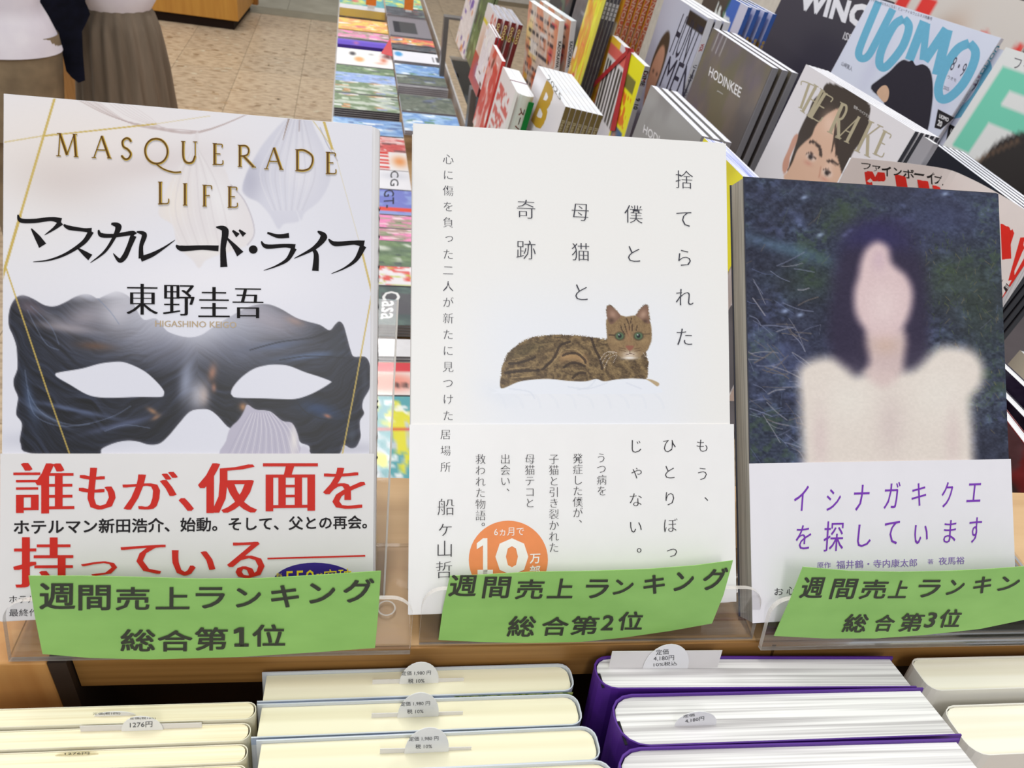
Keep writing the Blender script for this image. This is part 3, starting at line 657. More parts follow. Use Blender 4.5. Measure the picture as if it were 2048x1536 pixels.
# --- book 2
W2, H2, T2 = .130, .188, .0125
S2 = 1.059; S3 = 1.029; W2 *= S2; H2 *= S2
b2 = leaning(np.array([.0251, .2929, -.0994])*S2, [.998, -.045, .043], [.003, -.654, -.757], W2, H2)
r2 = empty('paperback_book', 'white paperback with a tabby cat lying on a white sheet', 'book', mw=b2.mw())
bound(r2, W2, H2, T2, (238, 235, 231), 'R', page=((226, 222, 214), (204, 200, 192)))
CAT = [(205, 930), (215, 800), (240, 690), (290, 590), (370, 520), (480, 450), (620, 420), (800, 405), (950, 410), (1100, 425), (1200, 440), (1288, 452), (1300, 400), (1292, 300), (1303, 240), (1292, 160), (1302, 112), (1335, 104), (1390, 150), (1440, 212), (1500, 225), (1560, 220), (1600, 200), (1650, 130), (1695, 98), (1725, 120), (1730, 200), (1742, 290), (1755, 420), (1740, 500), (1700, 600), (1725, 680), (1720, 770), (1700, 862), (1560, 855), (1400, 865), (1270, 885), (1190, 860), (1080, 885), (900, 880), (700, 860), (500, 872), (380, 895), (240, 955)]
def art_cat(A, B):
    X = (A-960)*5.12; Y = (B-590)*5.12
    p = Paint(X, Y, (238, 235, 231))
    ed = smooth(-500, 400, X)*smooth(2500, 1700, X)*smooth(-500, 500, Y)
    p.over(ed*.8, (233, 234, 240)); p.blob(150, 1000, 260, 110, (222, 226, 235), .5, 20, within=ed)
    for k in range(10): p.line([(100+180*k, 960+30*(k % 3)), (220+180*k, 1040+20*(k % 2)), (260+180*k, 1150)], (224, 226, 233), 26, .3, within=ed)
    P_ = catmull(np.array(CAT, float), 3, True); d = sdf(X, Y, P_)+(fbm(X/7, Y/7, 2, 3)-.5)*26*(Y < 850); a = smooth(5, -5, d)
    body = X < 1290+.0*Y
    R1 = np.hypot((X-930)/1., (Y-960)*1.0)
    warp = fbm(X/90, Y/60, 3, 7)*2.2
    ang = np.where(X < 760, (Y*.9+X*.55)/46, R1/44)
    st = .5+.5*np.sin(ang*1.9+warp*5)
    fur = fbm(X/12+Y/26, Y/9-X/40, 3, 11)
    c1 = np.array((62, 46, 32.)); c2 = np.array((158, 132, 90.)); c3 = np.array((178, 140, 96.))
    t = np.clip(st*.42+fur*.75-.08, 0, 1)[..., None]
    col = c1*(1-t)+c2*t
    hl = np.exp(-(((R1-330)/46)**2))*smooth(780, 860, X)*smooth(1130, 1070, X)*smooth(430, 480, Y)*.8
    col = col*(1-hl[..., None])+c3*hl[..., None]
    p.over(a, col)
    for l in [[(850, 620), (900, 600), (990, 600), (1060, 650), (1080, 690)], [(860, 740), (920, 700), (1000, 700), (1070, 730)], [(950, 850), (1010, 800), (1080, 800)], [(640, 760), (760, 640), (820, 520), (920, 480)], [(1140, 440), (1180, 560), (1230, 660), (1250, 760)], [(300, 700), (420, 690), (560, 640)], [(260, 800), (420, 780), (600, 770)]]:
        p.line(l, (48, 34, 26), 26, .75, within=a)
    for l in [[(880, 560), (980, 560), (1050, 620)], [(700, 740), (790, 640), (840, 560)], [(330, 660), (450, 640)], [(300, 760), (500, 740)], [(320, 850), (520, 830)]]: p.line(l, (176, 148, 104), 12, .6, within=a)
    p.blob(480, 560, 200, 60, (84, 76, 46), .4, -20, within=a)
    # head
    h = p.poly([(1300, 400), (1292, 300), (1305, 240), (1420, 210), (1500, 222), (1600, 212), (1735, 270), (1757, 420), (1742, 500), (1700, 580), (1620, 640), (1530, 662), (1450, 640), (1360, 580), (1310, 500)], (150, 122, 86), 8, .9)
    hf = fbm(X/8, Y/14, 3, 21); p.over(h*.5*np.clip(hf*1.6-.5, 0, 1), (92, 70, 48))
    for q in [[(1304, 240), (1297, 150), (1310, 116), (1338, 112), (1388, 155), (1440, 215), (1400, 260), (1340, 300)], [(1600, 205), (1652, 136), (1696, 106), (1720, 126), (1724, 210), (1736, 290), (1690, 280), (1640, 240)]]:
        p.poly(q, (128, 96, 78), 6); 
    p.blob(1360, 200, 34, 44, (176, 140, 120), .8, -30); p.blob(1670, 200, 34, 44, (186, 152, 130), .8, 30); p.blob(1345, 260, 26, 26, (70, 50, 40), .7); p.blob(1690, 268, 26, 22, (70, 50, 40), .7)
    for l in [[(1440, 310), (1450, 350), (1480, 400)], [(1480, 300), (1500, 370), (1520, 420)], [(1525, 300), (1530, 360)], [(1560, 300), (1555, 370)], [(1610, 310), (1600, 360)], [(1500, 240), (1520, 290)], [(1550, 240), (1540, 290)], [(1325, 410), (1380, 410)], [(1670, 400), (1735, 400)]]: p.line(l, (66, 48, 36), 12, .8)
    p.blob(1520, 420, 26, 70, (164, 122, 88), .7); p.blob(1530, 610, 80, 40, (226, 208, 190), .85); p.blob(1530, 645, 70, 14, (242, 236, 230), .9); p.blob(1400, 470, 50, 30, (170, 142, 100), .6); p.blob(1670, 470, 50, 30, (170, 142, 100), .6)
    for cx in (1430, 1622):
        p.blob(cx, 422, 52, 44, (46, 36, 28), 1., p=3.); p.blob(cx, 420, 42, 36, (98, 128, 92), 1., p=3.); p.blob(cx, 420, 22, 24, (26, 34, 32), 1., p=3.); p.blob(cx-8, 408, 7, 7, (220, 226, 226), .9, p=2.)
    p.poly([(1490, 525), (1530, 518), (1575, 525), (1535, 572)], (146, 92, 74), 6); p.line([(1533, 572), (1533, 600), (1490, 612)], (80, 52, 44), 6, .9); p.line([(1533, 600), (1580, 608)], (80, 52, 44), 6, .9)
    for y in (555, 578): p.line([(1430, y-14), (1490, y)], (84, 58, 42), 7, .7); p.line([(1580, y), (1640, y-14)], (84, 58, 42), 7, .7)
    for l in [[(1400, 590), (1300, 620), (1250, 700)], [(1400, 610), (1320, 650), (1270, 750)], [(1380, 585), (1290, 590), (1230, 660)], [(1400, 620), (1360, 700)], [(1670, 590), (1700, 640)]]: p.line(l, (226, 214, 206), 4, .75)
    p.poly([(1698, 862), (1760, 868), (1834, 905), (1812, 936), (1760, 902)], (184, 160, 124), 6)
    p.poly([(150, 960), (240, 958), (380, 897), (500, 873), (700, 862), (900, 882), (1080, 887), (1190, 862), (1270, 887), (1400, 867), (1560, 857), (1700, 866), (1810, 938), (1860, 975), (1700, 1010), (250, 1010), (180, 985)], (233, 234.5, 240.5), 7, 1.)
    for l in [[(300, 960), (500, 990), (560, 1060)], [(900, 940), (1100, 960), (1300, 900)], [(1180, 870), (1120, 940), (1000, 970)], [(1500, 900), (1650, 960)]]: p.line(l, (218, 221, 230), 16, .6)
    return p.C
zb = b2.loc(1100, 850)[1]
print_grid(b2, .0003, W2-.0012, zb-.002, H2-.0002, 450, 430, art_cat, 'cover_art', r2)
band(b2, r2, W2, ((818, 849), (1462, 848)), T2, (240, 237, 235))
gy = ink((72, 72, 80), .35); sm2 = (-.004, .006, .014)
L = Letters(b2)
for t, a, b, e in [('心に傷を負った二人が新たに見つけた', (896.3, 318.4), (896, 831), 22.5), ('捨てられた', (1367.7, 359.6), (1368, 673.8), 40), ('僕と', (1266.7, 428.5), (1266.7, 508), 40), ('母猫と', (1160, 424), (1161.5, 584.5), 40), ('奇跡', (1051.6, 418.6), (1051.6, 500), 42)]:
    L.column(t, a, b, e, off=-.018, smear=sm2)
L.build('lettering', gy, r2)
L = Letters(b2)
for t, a, b, e in [('居場所', (891, 868.6), (891, 933.8), 22), ('もう、', (1403.5, 891), (1404.5, 1004), 30), ('ひとりぼっち', (1337, 891), (1341, 1157), 32), ('じゃない。', (1270.4, 892), (1270, 1107), 31), ('うつ病を', (1201.8, 915.6), (1202.9, 981.2), 22), ('発症した僕が、', (1154.8, 916.7), (1154.8, 1046.6), 22),
                   ('子猫と引き裂かれた', (1107, 917.8), (1107, 1094.3), 22), ('母猫テコと', (1059, 917.8), (1059, 1005.3), 22), ('出会い、', (1010, 917.8), (1010, 984), 22), ('救われた物語。', (960.5, 917.8), (960.5, 1053), 22), ('船ヶ山哲', (891.5, 1013.3), (887.5, 1138.6), 37)]:
    L.column(t, a, b, e, off=-.018, smear=sm2)
L.build('band_lettering', ink((58, 56, 60), .4), r2, -.00055)
L = Letters(b2); L.poly([(1016.3+79*math.cos(a), 1119+78*math.sin(a)) for a in np.linspace(0, 2*math.pi, 48, endpoint=False)]); L.build('orange_badge', ink((244, 148, 92), .4), r2, -.00052)
L = Letters(b2); f = lambda x, y: (760+x/2.743, 780+y/2.743)
L.quad('6ヵ月で', f(625, 755), f(788, 752), f(625, 800), off=.0); L.quad('1', f(530, 812), f(618, 812), f(530, 1010), off=.055); L.quad('0', f(632, 812), f(812, 812), f(632, 1015), off=.05); L.quad('万', f(820, 898), f(878, 896), f(820, 952), off=.015); L.quad('部', f(820, 962), f(878, 960), f(820, 1018), off=.015)
L.build('badge_lettering', ink((250, 246, 240), .4), r2, -.0006)

# --- book 3
W3, H3, T3 = .128, .188, .0125
W3 *= S3; H3 *= S3
b3 = leaning(np.array([.1654, .2851, -.1067])*S3, [1., -.012, .023], [.010, -.654, -.756], W3, H3)
r3 = empty('paperback_book', 'dark blue paperback with a blurred woman in white before a forest', 'book', mw=b3.mw())
bound(r3, W3, H3, T3, (60, 62, 74), 'R', page=((206, 200, 188), (166, 160, 148)), rnd=.15)
def art_wood(X, Y):
    X = X.astype(float); Y = Y.astype(float)
    n1 = fbm(X/55, Y/42, 4, 1); n2 = fbm(X/13, Y/10, 4, 5); n3 = fbm(X/4.5, Y/3.5, 2, 9); n4 = fbm(X/90+3, Y/70, 3, 31)
    base = np.array((30, 33, 46.))+n2[..., None]*np.array((34, 40, 46.))+(n3[..., None]-.5)*np.array((28, 30, 34.))
    p = Paint(X, Y, (0, 0, 0)); p.C = base
    p.C = (p.C-24)*1.22+24
    p.over(smooth(.5, .74, n1)*.55*smooth(.35, .6, n2), (86, 98, 138)); p.over(smooth(.5, .7, n4)*.5*smooth(.4, .65, n2), (54, 72, 44)); p.over(smooth(.62, .8, n2)*smooth(.5, .7, n1)*.5, (118, 128, 170)); p.over(smooth(.6, .35, n4)*.4, (28, 24, 40))
    p.blob(1580, 500, 110, 14, (92, 122, 144), .6, 17); p.blob(1720, 380, 200, 22, (58, 60, 80), .5); p.blob(1900, 560, 80, 60, (60, 72, 46), .5); p.blob(1960, 620, 50, 90, (48, 60, 42), .5); p.blob(1880, 440, 90, 50, (78, 86, 128), .45); p.blob(1560, 720, 90, 60, (82, 88, 128), .4); p.blob(1620, 560, 60, 40, (46, 60, 40), .5); p.blob(1690, 440, 50, 40, (60, 74, 46), .5)
    rr = random.Random(3)
    for k in range(80):
        x, y = rr.uniform(1486, 1600), rr.uniform(530, 900); a_ = rr.uniform(-.6, 1.1); l = rr.uniform(20, 70)
        p.line([(x, y), (x+l*.5*math.cos(a_)+rr.uniform(-4, 4), y+l*.5*math.sin(a_)), (x+l*math.cos(a_), y+l*math.sin(a_)+rr.uniform(-8, 8))], rr.choice([(120, 124, 148), (96, 106, 140), (110, 100, 96), (142, 140, 150)]), rr.uniform(1.2, 2.6), rr.uniform(.45, .85))
    for k in range(60):
        x, y = rr.uniform(1490, 2000), rr.uniform(380, 900); a_ = rr.uniform(-1.6, -.4); l = rr.uniform(10, 34)
        p.line([(x, y), (x+l*math.cos(a_), y+l*math.sin(a_))], rr.choice([(96, 108, 74), (110, 112, 130), (124, 106, 88), (84, 96, 124)]), rr.uniform(1, 1.8), rr.uniform(.25, .6))
    for k in range(260):
        x, y = rr.uniform(1820, 2010), rr.uniform(460, 860); a_ = rr.uniform(.6, 2.4); l = rr.uniform(5, 14)
        p.line([(x, y), (x+l*math.cos(a_), y+l*math.sin(a_))], rr.choice([(74, 92, 50), (92, 104, 60), (60, 82, 52), (128, 112, 74)]), 1.4, .5)
    for (x, y) in [(1690, 470), (1700, 462), (1608, 395), (1640, 470), (1600, 630), (1570, 622), (1890, 388)]: p.blob(x, y, 7, 4, (170, 186, 220), .7, -20)
    # the figure, out of focus as printed
    H = (44, 36, 66)
    p.blob(1762, 560, 82, 125, H, 1., p=2.2); p.blob(1745, 480, 70, 45, (46, 40, 84), .9, p=1.6); p.blob(1712, 665, 46, 90, (46, 38, 62), 1., 4, p=2.); p.blob(1808, 665, 46, 90, (46, 38, 62), 1., -4, p=2.)
    p.poly([(1690, 500), (1660, 640), (1665, 720), (1700, 750), (1750, 740), (1810, 735), (1850, 715), (1850, 640), (1835, 520)], (46, 38, 62), 22, .95)
    W_ = (226, 214, 204)
    p.poly([(1597, 745), (1620, 722), (1660, 715), (1690, 735), (1712, 752), (1745, 742), (1790, 742), (1830, 738), (1865, 705), (1890, 693), (1940, 700), (1965, 730), (1962, 770), (1940, 800), (1945, 860), (1947, 910), (1947, 970), (1900, 1000), (1650, 1000), (1606, 970), (1605, 910), (1602, 850), (1600, 800)], W_, 17, 1.)
    p.poly([(1736, 660), (1738, 720), (1730, 750), (1765, 775), (1800, 750), (1808, 720), (1806, 660)], (214, 190, 186), 14, .95)
    p.poly([(1708, 585), (1712, 630), (1738, 668), (1766, 684), (1796, 668), (1818, 630), (1825, 585), (1812, 552), (1784, 526), (1776, 496), (1755, 484), (1734, 496), (1722, 520), (1716, 552)], (218, 192, 192), 13, 1.)
    p.blob(1766, 612, 34, 40, (228, 206, 204), .8); p.blob(1758, 520, 14, 22, (200, 172, 184), .6)
    p.blob(1780, 850, 30, 60, (204, 184, 182), .5); p.blob(1700, 800, 50, 50, (232, 224, 214), .7); p.blob(1880, 790, 60, 60, (232, 224, 214), .7); p.blob(1640, 880, 16, 60, (212, 188, 188), .5); p.blob(1905, 880, 16, 60, (214, 192, 190), .5); p.blob(1770, 690, 30, 20, (206, 176, 158), .6)
    g = (n3-.5)*10; p.C = p.C+g[..., None]
    return p.C
zb3 = b3.loc(1750, 925)[1]
print_grid(b3, .0004, W3-.0004, zb3-.002, H3-.0004, 330, 370, art_wood, 'cover_art', r3)
band(b3, r3, W3, ((1497, 927), (2018, 918)), T3, (233, 229, 234))
f = lambda x, y: (1440+x/3.0724, 800+y/3.0724)
L = Letters(b3)
for c_, x0, x1, y0, y1 in [('イ', 450, 535, 528, 682), ('シ', 648, 735, 548, 680), ('ナ', 815, 910, 522, 680), ('ガ', 1003, 1098, 505, 668), ('キ', 1172, 1260, 512, 652), ('ク', 1355, 1422, 505, 660), ('エ', 1512, 1596, 512, 628),
                           ('を', 460, 553, 770, 918), ('探', 632, 753, 745, 930), ('し', 838, 922, 765, 903), ('て', 1002, 1093, 745, 888), ('い', 1185, 1272, 768, 885), ('ま', 1368, 1443, 738, 878), ('す', 1522, 1598, 722, 878)]:
    L.quad(c_, f(x0+8, y0), f(x1+6, y0-3), f(x0-4, y1), off=-.006, smear=(0, .012))
L.build('band_lettering', ink((124, 60, 178), .4), r3, -.00055)
L = Letters(b3)
L.quad('原作', f(592, 996), f(676, 993), f(592, 1034), off=-.01); L.quad('福井鶴・寺内康太郎', f(710, 985), f(1205, 973), f(710, 1036), off=-.004, smear=(0, .015)); L.quad('著', f(1270, 976), f(1306, 975), f(1270, 1008), off=-.01); L.quad('夜馬裕', f(1338, 965), f(1496, 960), f(1338, 1012), off=-.004, smear=(0, .015))
L.build('band_lettering', ink((138, 110, 186), .4), r3, -.00055)
L = Letters(b3); L.quad('お', f(330, 1155), f(385, 1153), f(330, 1198), off=.0); L.quad('心', f(405, 1146), f(455, 1144), f(405, 1195), off=.0); L.build('band_lettering', ink((52, 48, 56), .4), r3, -.00055)

# ================================================================ the near rows of standing books, seen from above
TILT = {'A': 8, 'B': 8, 'C': 14, 'D': 8}
S_NEAR = .945
def top_edge(TL, TR, W):
    a, b = ray(*TL), ray(*TR); k = a[2]/b[2]; d = b*k-a; Za = W/np.linalg.norm(d); return a*Za, b*k*Za
def near_book(TL, TR, W, H, T, tilt, build, name, label, cat, group, s=S_NEAR):
    """TL, TR: the two ends of the front top edge; the book leans back on the row behind it"""
    if isinstance(TL, float):            # free end outside the frame: height of the edge, and its near right or left corner
        B = at_z(*TR[1:], TL); A = B-FX*W*s
        if TR[0] == 'L': A = at_z(*TR[1:], TL); B = A+FX*W*s
    else: A, B = top_edge(TL, TR, W*s)
    x = (B-A)/np.linalg.norm(B-A); t = math.radians(tilt)
    back = np.cross(UP, x); z = UP*math.cos(t)+back*math.sin(t)
    fr = Frame(A-z*H, x, z); root = empty(name, label, cat, group, mw=fr.mw()); build(root, W*s, H, T); return fr, root
cream = ((244, 238, 208), (232, 224, 190))
def mk_A(root, W, H, T): bound(root, W, H, T, (232, 226, 204), 'R', page=((246, 238, 206), (234, 222, 184)), c=.0003, rnd=.45, pscale=900)
def mk_B(root, W, H, T):
    cv, pb = bound(root, W, H, T, (208, 214, 222), 'R', page=cream, c=.0005, rnd=.35, pscale=260, over=.0012)
    V = [(0, -.0003, H-.0035), (W*.985, -.0003, H-.0035), (W*.985, -.0003, H-.0002), (0, -.0003, H-.0002)]
    o = pydata('jacket_picture', V, [(0, 1, 2, 3)], mat('meadow_print', (150, 172, 210), .4, scale=60, c2=(190, 200, 214)), root)
    V = [(W*.6, -.0004, H-.004), (W*.99, -.0004, H-.004), (W*.99, -.0004, H-.0004), (W*.6, -.0004, H-.0004)]
    o = pydata('jacket_picture', V, [(0, 1, 2, 3)], mat('grass_print', (196, 206, 120), .4, scale=420, c2=(96, 128, 44), contrast=(.42, .55)), root)
def mk_C(root, W, H, T):
    bound(root, W, H, T, (84, 36, 140), 'L', page=((238, 236, 234), (176, 172, 172)), c=.0007, over=.0008, rnd=.42, pscale=700, rough=.5)
    # one black endpaper gap by the spine
    box('endpaper', .0012, .0022, .0016, T*.5, H-.0011, H-.0008, ink((30, 28, 34)), root)
def mk_D(root, W, H, T): bound(root, W, H, T, (232, 228, 218), 'L', page=((244, 240, 222), (236, 230, 206)), c=.0005, rnd=.3, pscale=240, over=.0006)
def slip(fr, T, cxpx, base, wpx, hpx, texts, label, card=None, col=(238, 237, 238), hcov=.185):
    """half-round price slip sticking out of the pages, in the plane of the book at mid thickness"""
    hp = hcov-.0004
    for _k in range(30):                 # slide through the pages until the slip leaves them where the photo shows it
        z_ = Frame(fr.o+fr.y*T, fr.x, fr.z).loc(cxpx, base)[1]
        T = min(max(T+(z_-hp)*.5, .0012), .03)
    f2 = Frame(fr.o+fr.y*T, fr.x, fr.z); a = f2.loc(cxpx-wpx/2, base); b = f2.loc(cxpx+wpx/2, base); c = (a+b)/2; r = np.linalg.norm(b-a)/2
    h = f2.loc(cxpx, base-hpx)[1]-c[1]
    root = empty('price_slip', label, 'price slip', 'price slips in the standing books', mw=f2.mw())
    P = [(c[0]+r*math.cos(q), c[1]+h*math.sin(q)) for q in np.linspace(0, math.pi, 15)]; lo = c[1]-.0035
    P = [(c[0]+r, lo)]+P+[(c[0]-r, lo)]; n = len(P)
    V = [(p[0], -.0001, p[1]) for p in P]+[(p[0], .0001, p[1]) for p in P]
    m = mat('slip_paper', col, .55, var=.02)
    pydata('tab', V, [tuple(range(n)), tuple(range(n, 2*n))[::-1]]+[(i, (i+1) % n, n+(i+1) % n, n+i) for i in range(n)], m, root)
    if card:
        (x0, y0), (x1, y1), hh = card; p, q = f2.loc(x0, y0), f2.loc(x1, y1); k = f2.loc(x0, y0-hh)[1]-p[1]
        V = [(p[0], .0003, p[1]-.003), (q[0], .0003, q[1]-.003), (q[0], .0003, q[1]+k), (p[0], .0003, p[1]+k)]
        V += [(v[0], .0005, v[2]) for v in V]
        pydata('card', V, [(0, 1, 2, 3), (7, 6, 5, 4), (0, 4, 5, 1), (1, 5, 6, 2), (2, 6, 7, 3), (3, 7, 4, 0)], mat('slip_paper', (228, 224, 222), .55, var=.02), root)
    L = Letters(f2)
    for t, p0, p1, p2 in texts: L.quad(t, p0, p1, p2)
    L.build('lettering', ink((62, 62, 66), .5), root)
G_A, G_B, G_C, G_D = 'cream books in the near left row', 'cream books with blue meadow jackets', 'thick purple books in the near row', 'pale books in the near right row'
# A, mostly out of frame to the left
HN = .185
A_ = [(-.2735, ('R', 509, 1438), .0074), (-.2735, ('R', 498, 1481), .0072), (-.2735, ('R', 492, 1524), .0070), (-.2735, ('R', 489, 1566), .0068)]
for i, (a, b, T) in enumerate(A_):
    fr, rt = near_book(a, b, .131, HN, T, TILT['A'], mk_A, 'standing_book', ['rearmost cream paperback of the near left row, against the dark gap', 'cream paperback of the near left row with the 1276 yen slip standing up', 'third cream paperback from the back of the near left row', 'front cream paperback of the near left row at the picture edge'][i], 'book', G_A)
    if i == 0: slip(fr, T*.5, 230, 1432, 84, 9, [('定価(税10%)', (186, 1424), (241, 1423), (186, 1430))], 'flattened price slip in the rearmost cream paperback at left')
    if i == 1: slip(fr, T*.6, 285, 1461, 84, 29, [('定価(税10%)', (260, 1434), (312, 1433), (260, 1439)), ('1276円', (260, 1444), (305, 1442), (260, 1455))], 'price slip reading 1276 yen with a white card in a cream paperback', card=((161, 1466), (404, 1459), 12))
    if i == 2: slip(fr, T*.6, 154, 1510, 88, 6, [('1276円', (130, 1504), (179, 1503), (130, 1509))], 'bent price slip reading 1276 yen in the third cream paperback at left', col=(226, 214, 176))
B_ = [((514, 1404), (1152, 1381), .0136), ((502, 1476), (1169, 1449), .0142), ((500, 1556), (1206, 1520), .0142), ((486, 1640), (1240, 1600), .0150)]
for i, (a, b, T) in enumerate(B_):
    fr, rt = near_book(a, b, .131, HN, T, TILT['B'], mk_B, 'standing_book', ['rearmost cream hardback of the 1,980 yen row, half in shade', 'second cream hardback from the back of the 1,980 yen row', 'third cream hardback from the back of the 1,980 yen row', 'front cream hardback of the 1,980 yen row at the picture bottom'][i], 'book', G_B)
    if i < 3:
        cx, by, w, h = [(838, 1363, 78, 39), (836, 1430, 82, 45), (853, 1501, 88, 46)][i]
        slip(fr, T*.55, cx, by, w, h, [('定価 1,980 円', (cx-35, by-h+18), (cx+24, by-h+16), (cx-35, by-h+27)), ('税 10%', (cx-22, by-h+33), (cx+11, by-h+32), (cx-22, by-h+42))],
             ['round price slip reading 1,980 yen in the rearmost cream hardback', 'round price slip reading 1,980 yen in the second cream hardback', 'round price slip reading 1,980 yen in the third cream hardback'][i], card=((cx-93, by+1-0), (cx+90, by-3), 2.4))
C_ = [((1201, 1378), (1834, 1374), .0180), ((1247, 1494), (1924, 1470), .0245), ((1262, 1622), (2010, 1590), .0245)]
for i, (a, b, T) in enumerate(C_):
    fr, rt = near_book(a, b, .148, .20, T, TILT['C'], mk_C, 'thick_book', ['rearmost thick purple book, with the 4,180 yen slip and card', 'middle thick purple book of the near row', 'front thick purple book of the near row at the picture bottom'][i], 'book', G_C)
    if i == 0: slip(fr, T*.75, 1331, 1334, 90, 46, [('定価', (1312, 1299), (1337, 1297), (1312, 1310)), ('4,180円', (1307, 1312), (1348, 1310), (1307, 1322)), ('10%税込', (1307, 1325), (1354, 1322), (1307, 1333))], 'round price slip reading 4,180 yen in the rearmost purple book', card=((1217, 1340), (1435, 1337), 36), hcov=.20)
    if i == 1: slip(fr, T*.55, 1391, 1448, 82, 25, [('定価', (1366, 1429), (1389, 1426), (1366, 1435)), ('4,180円', (1370, 1438), (1408, 1432), (1370, 1446))], 'small price slip reading 4,180 yen in the middle purple book', hcov=.20)
D_ = [(-.272, ('L', 1862, 1382), .0175), (-.272, ('L', 1950, 1512), .0235)]
for i, (a, b, T) in enumerate(D_):
    fr, rt = near_book(a, b, .131, HN, T, TILT['D'], mk_D, 'standing_book', ['rear pale book at the near right corner', 'front pale book at the near right corner'][i], 'book', G_D)
slp = None

# ================================================================ picture makers for the magazines
PALS = {'mix': [(214, 60, 50), (240, 206, 60), (60, 110, 180), (240, 240, 238), (40, 40, 48), (70, 150, 90), (230, 140, 60)],
        'garden': [(96, 120, 78), (228, 228, 222), (60, 70, 60), (190, 204, 176), (216, 130, 70), (150, 160, 170), (120, 140, 190)], 'green': [(90, 120, 70), (60, 84, 60), (140, 160, 110), (200, 206, 190), (50, 60, 60)], 'blue': [(80, 130, 200), (150, 190, 226), (60, 90, 150), (230, 236, 240), (70, 120, 90)],
        'grey': [(120, 116, 120), (90, 88, 92), (160, 156, 160), (60, 58, 66)], 'pink': [(236, 110, 170), (120, 150, 90), (240, 200, 210), (90, 120, 70)], 'dark': [(40, 44, 52), (70, 74, 84), (26, 28, 34), (120, 60, 60), (90, 110, 90)],
        'warm': [(240, 190, 60), (230, 120, 70), (246, 226, 150), (240, 240, 236), (220, 90, 90)], 'teal': [(60, 150, 160), (230, 220, 60), (236, 240, 236), (90, 170, 140), (220, 70, 60)], 'red': [(206, 44, 40), (240, 236, 232), (90, 30, 30), (230, 160, 120)],
        'paper': [(236, 234, 236), (226, 222, 226), (214, 210, 214)], 'orange': [(222, 128, 60), (236, 224, 222), (110, 80, 170), (236, 190, 170)], 'forest': [(60, 70, 54), (90, 96, 80), (40, 48, 60), (150, 160, 150), (70, 80, 120)], 'sky': [(120, 150, 214), (170, 190, 226), (90, 130, 80), (120, 110, 120), (196, 200, 196)]}
def busy(pal, seed, base=None, n=26, rows=0):
    def fn(u, v):
        rr = random.Random(seed); P = PALS[pal] if seed < 100 else [tuple(.74*q+.26*(170+.12*sum(c_)) for q in c_) for c_ in PALS[pal]]; p = Paint(u, v, base or P[0])
        t = fbm(u*5+seed, v*6+seed*.7, 3, seed); p.over(smooth(.45, .6, t)*.6, P[1])
        for k in range(n):
            c = P[rr.randrange(len(P))]; x, y, w, h = rr.random(), rr.random(), rr.uniform(.04, .24), rr.uniform(.02, .12)
            if rr.random() < .55: p.over(((abs(u-x) < w/2) & (abs(v-y) < h/2))*.9, c)
            else: p.blob(x, y, w*.6, h*.9, c, .9, rr.uniform(-40, 40), 2.)
        for r_ in range(rows):
            y = (r_+.6)/rows*.9+.03; k = ((abs(v-y) < .012) & (vnoise(u*60, np.full_like(u, r_*3.), seed+r_) > .45) & (u > .06) & (u < .9)); p.over(k*.8, (50, 50, 60))
        t = fbm(u*22, v*22, 2, seed+5); p.C = p.C+((t-.5)*34)[..., None]
        return p.C
    return fn
def mag_parts(root, W, H, T, cover_c, spine, fn, nx=44, nz=56, page=((240, 240, 240), (196, 196, 200)), spine_c=None, rough=.3, rnd=.18):
    bound(root, W, H, T, cover_c, spine, page=page, c=.0003, rnd=rnd, spine_c=spine_c, pscale=1200, rough=rough)
    if fn is not None: print_grid(root['_fr'] if False else None, .0003, W-.0006, .0004, H-.0003, nx, nz, fn, 'cover_print', root, px=False, rough=rough)
ORD = ['front', 'second', 'third', 'fourth', 'fifth', 'sixth', 'seventh', 'eighth']
def rack_mag(TR, x, W, H, T, n, pitch, desc, group, cover_c=(230, 230, 230), spine='R', fn=None, lean=8., yaw=-90., dn=None, spine_c=None, words=(), swords=(), nx=44, nz=56, fr=None, px=False, page=((240, 240, 240), (196, 196, 200)), drift=(0, 0, 0), noun='magazine', rnd=.18, z0=None):
    if fr is None:
        B = at_x(*TR, x) if z0 is None else at_z(*TR, z0); th = math.radians(yaw); t = np.array([math.cos(th), math.sin(th), 0.])
        back = np.cross(UP, t); z = UP*math.cos(math.radians(lean))+back*math.sin(math.radians(lean)); fr = Frame(B-t*W-z*H, t, z)
    first = empty('magazine', desc if n == 1 else desc+', front copy', noun, group if n > 1 else None, mw=fr.mw())
    bound(first, W, H, T, cover_c, spine, page=page, c=.0003, rnd=rnd, spine_c=spine_c, pscale=1200, rough=.3)
    if fn is not None: print_grid(fr, .0003, W-.0006, .0004, H-.0003, nx, nz, fn, 'cover_print', first, px=px, rough=.3)
    for c, items in words:
        L = Letters(fr)
        for it in items: L.quad(it[0], it[1], it[2], it[3], smear=L.bold(it[4]) if len(it) > 4 else (0,))
        L.build('lettering', ink(c, .35), first)
    for (c, txt, size, z_top, k) in swords:          # running down the spine
        L = Letters(fr); g, fs = glyph(txt, 0.); a, b = g.min(0), g.max(0); s_ = size/(b[1]-a[1]); ln = (b[0]-a[0])*s_*k
        for (kx, ky) in L.bold(.02):
            nn = len(L.V)
            for q in g: L.V.append((W+.0002, T/2+((q[1]-(a[1]+b[1])/2)*s_)*(-1)*-1+ky*s_, H-z_top-(q[0]-a[0])*s_*k+kx*s_))
            L.F += [tuple(nn+i for i in f) for f in fs]
        L.build('spine_lettering', ink(c, .35), first, 0)
    for i in range(1, n):
        dup(first, fr.mw((drift[0]*i, pitch*i, drift[2]*i)), '%s, %s copy' % (desc, ORD[min(i, 7)]))
    return fr, first

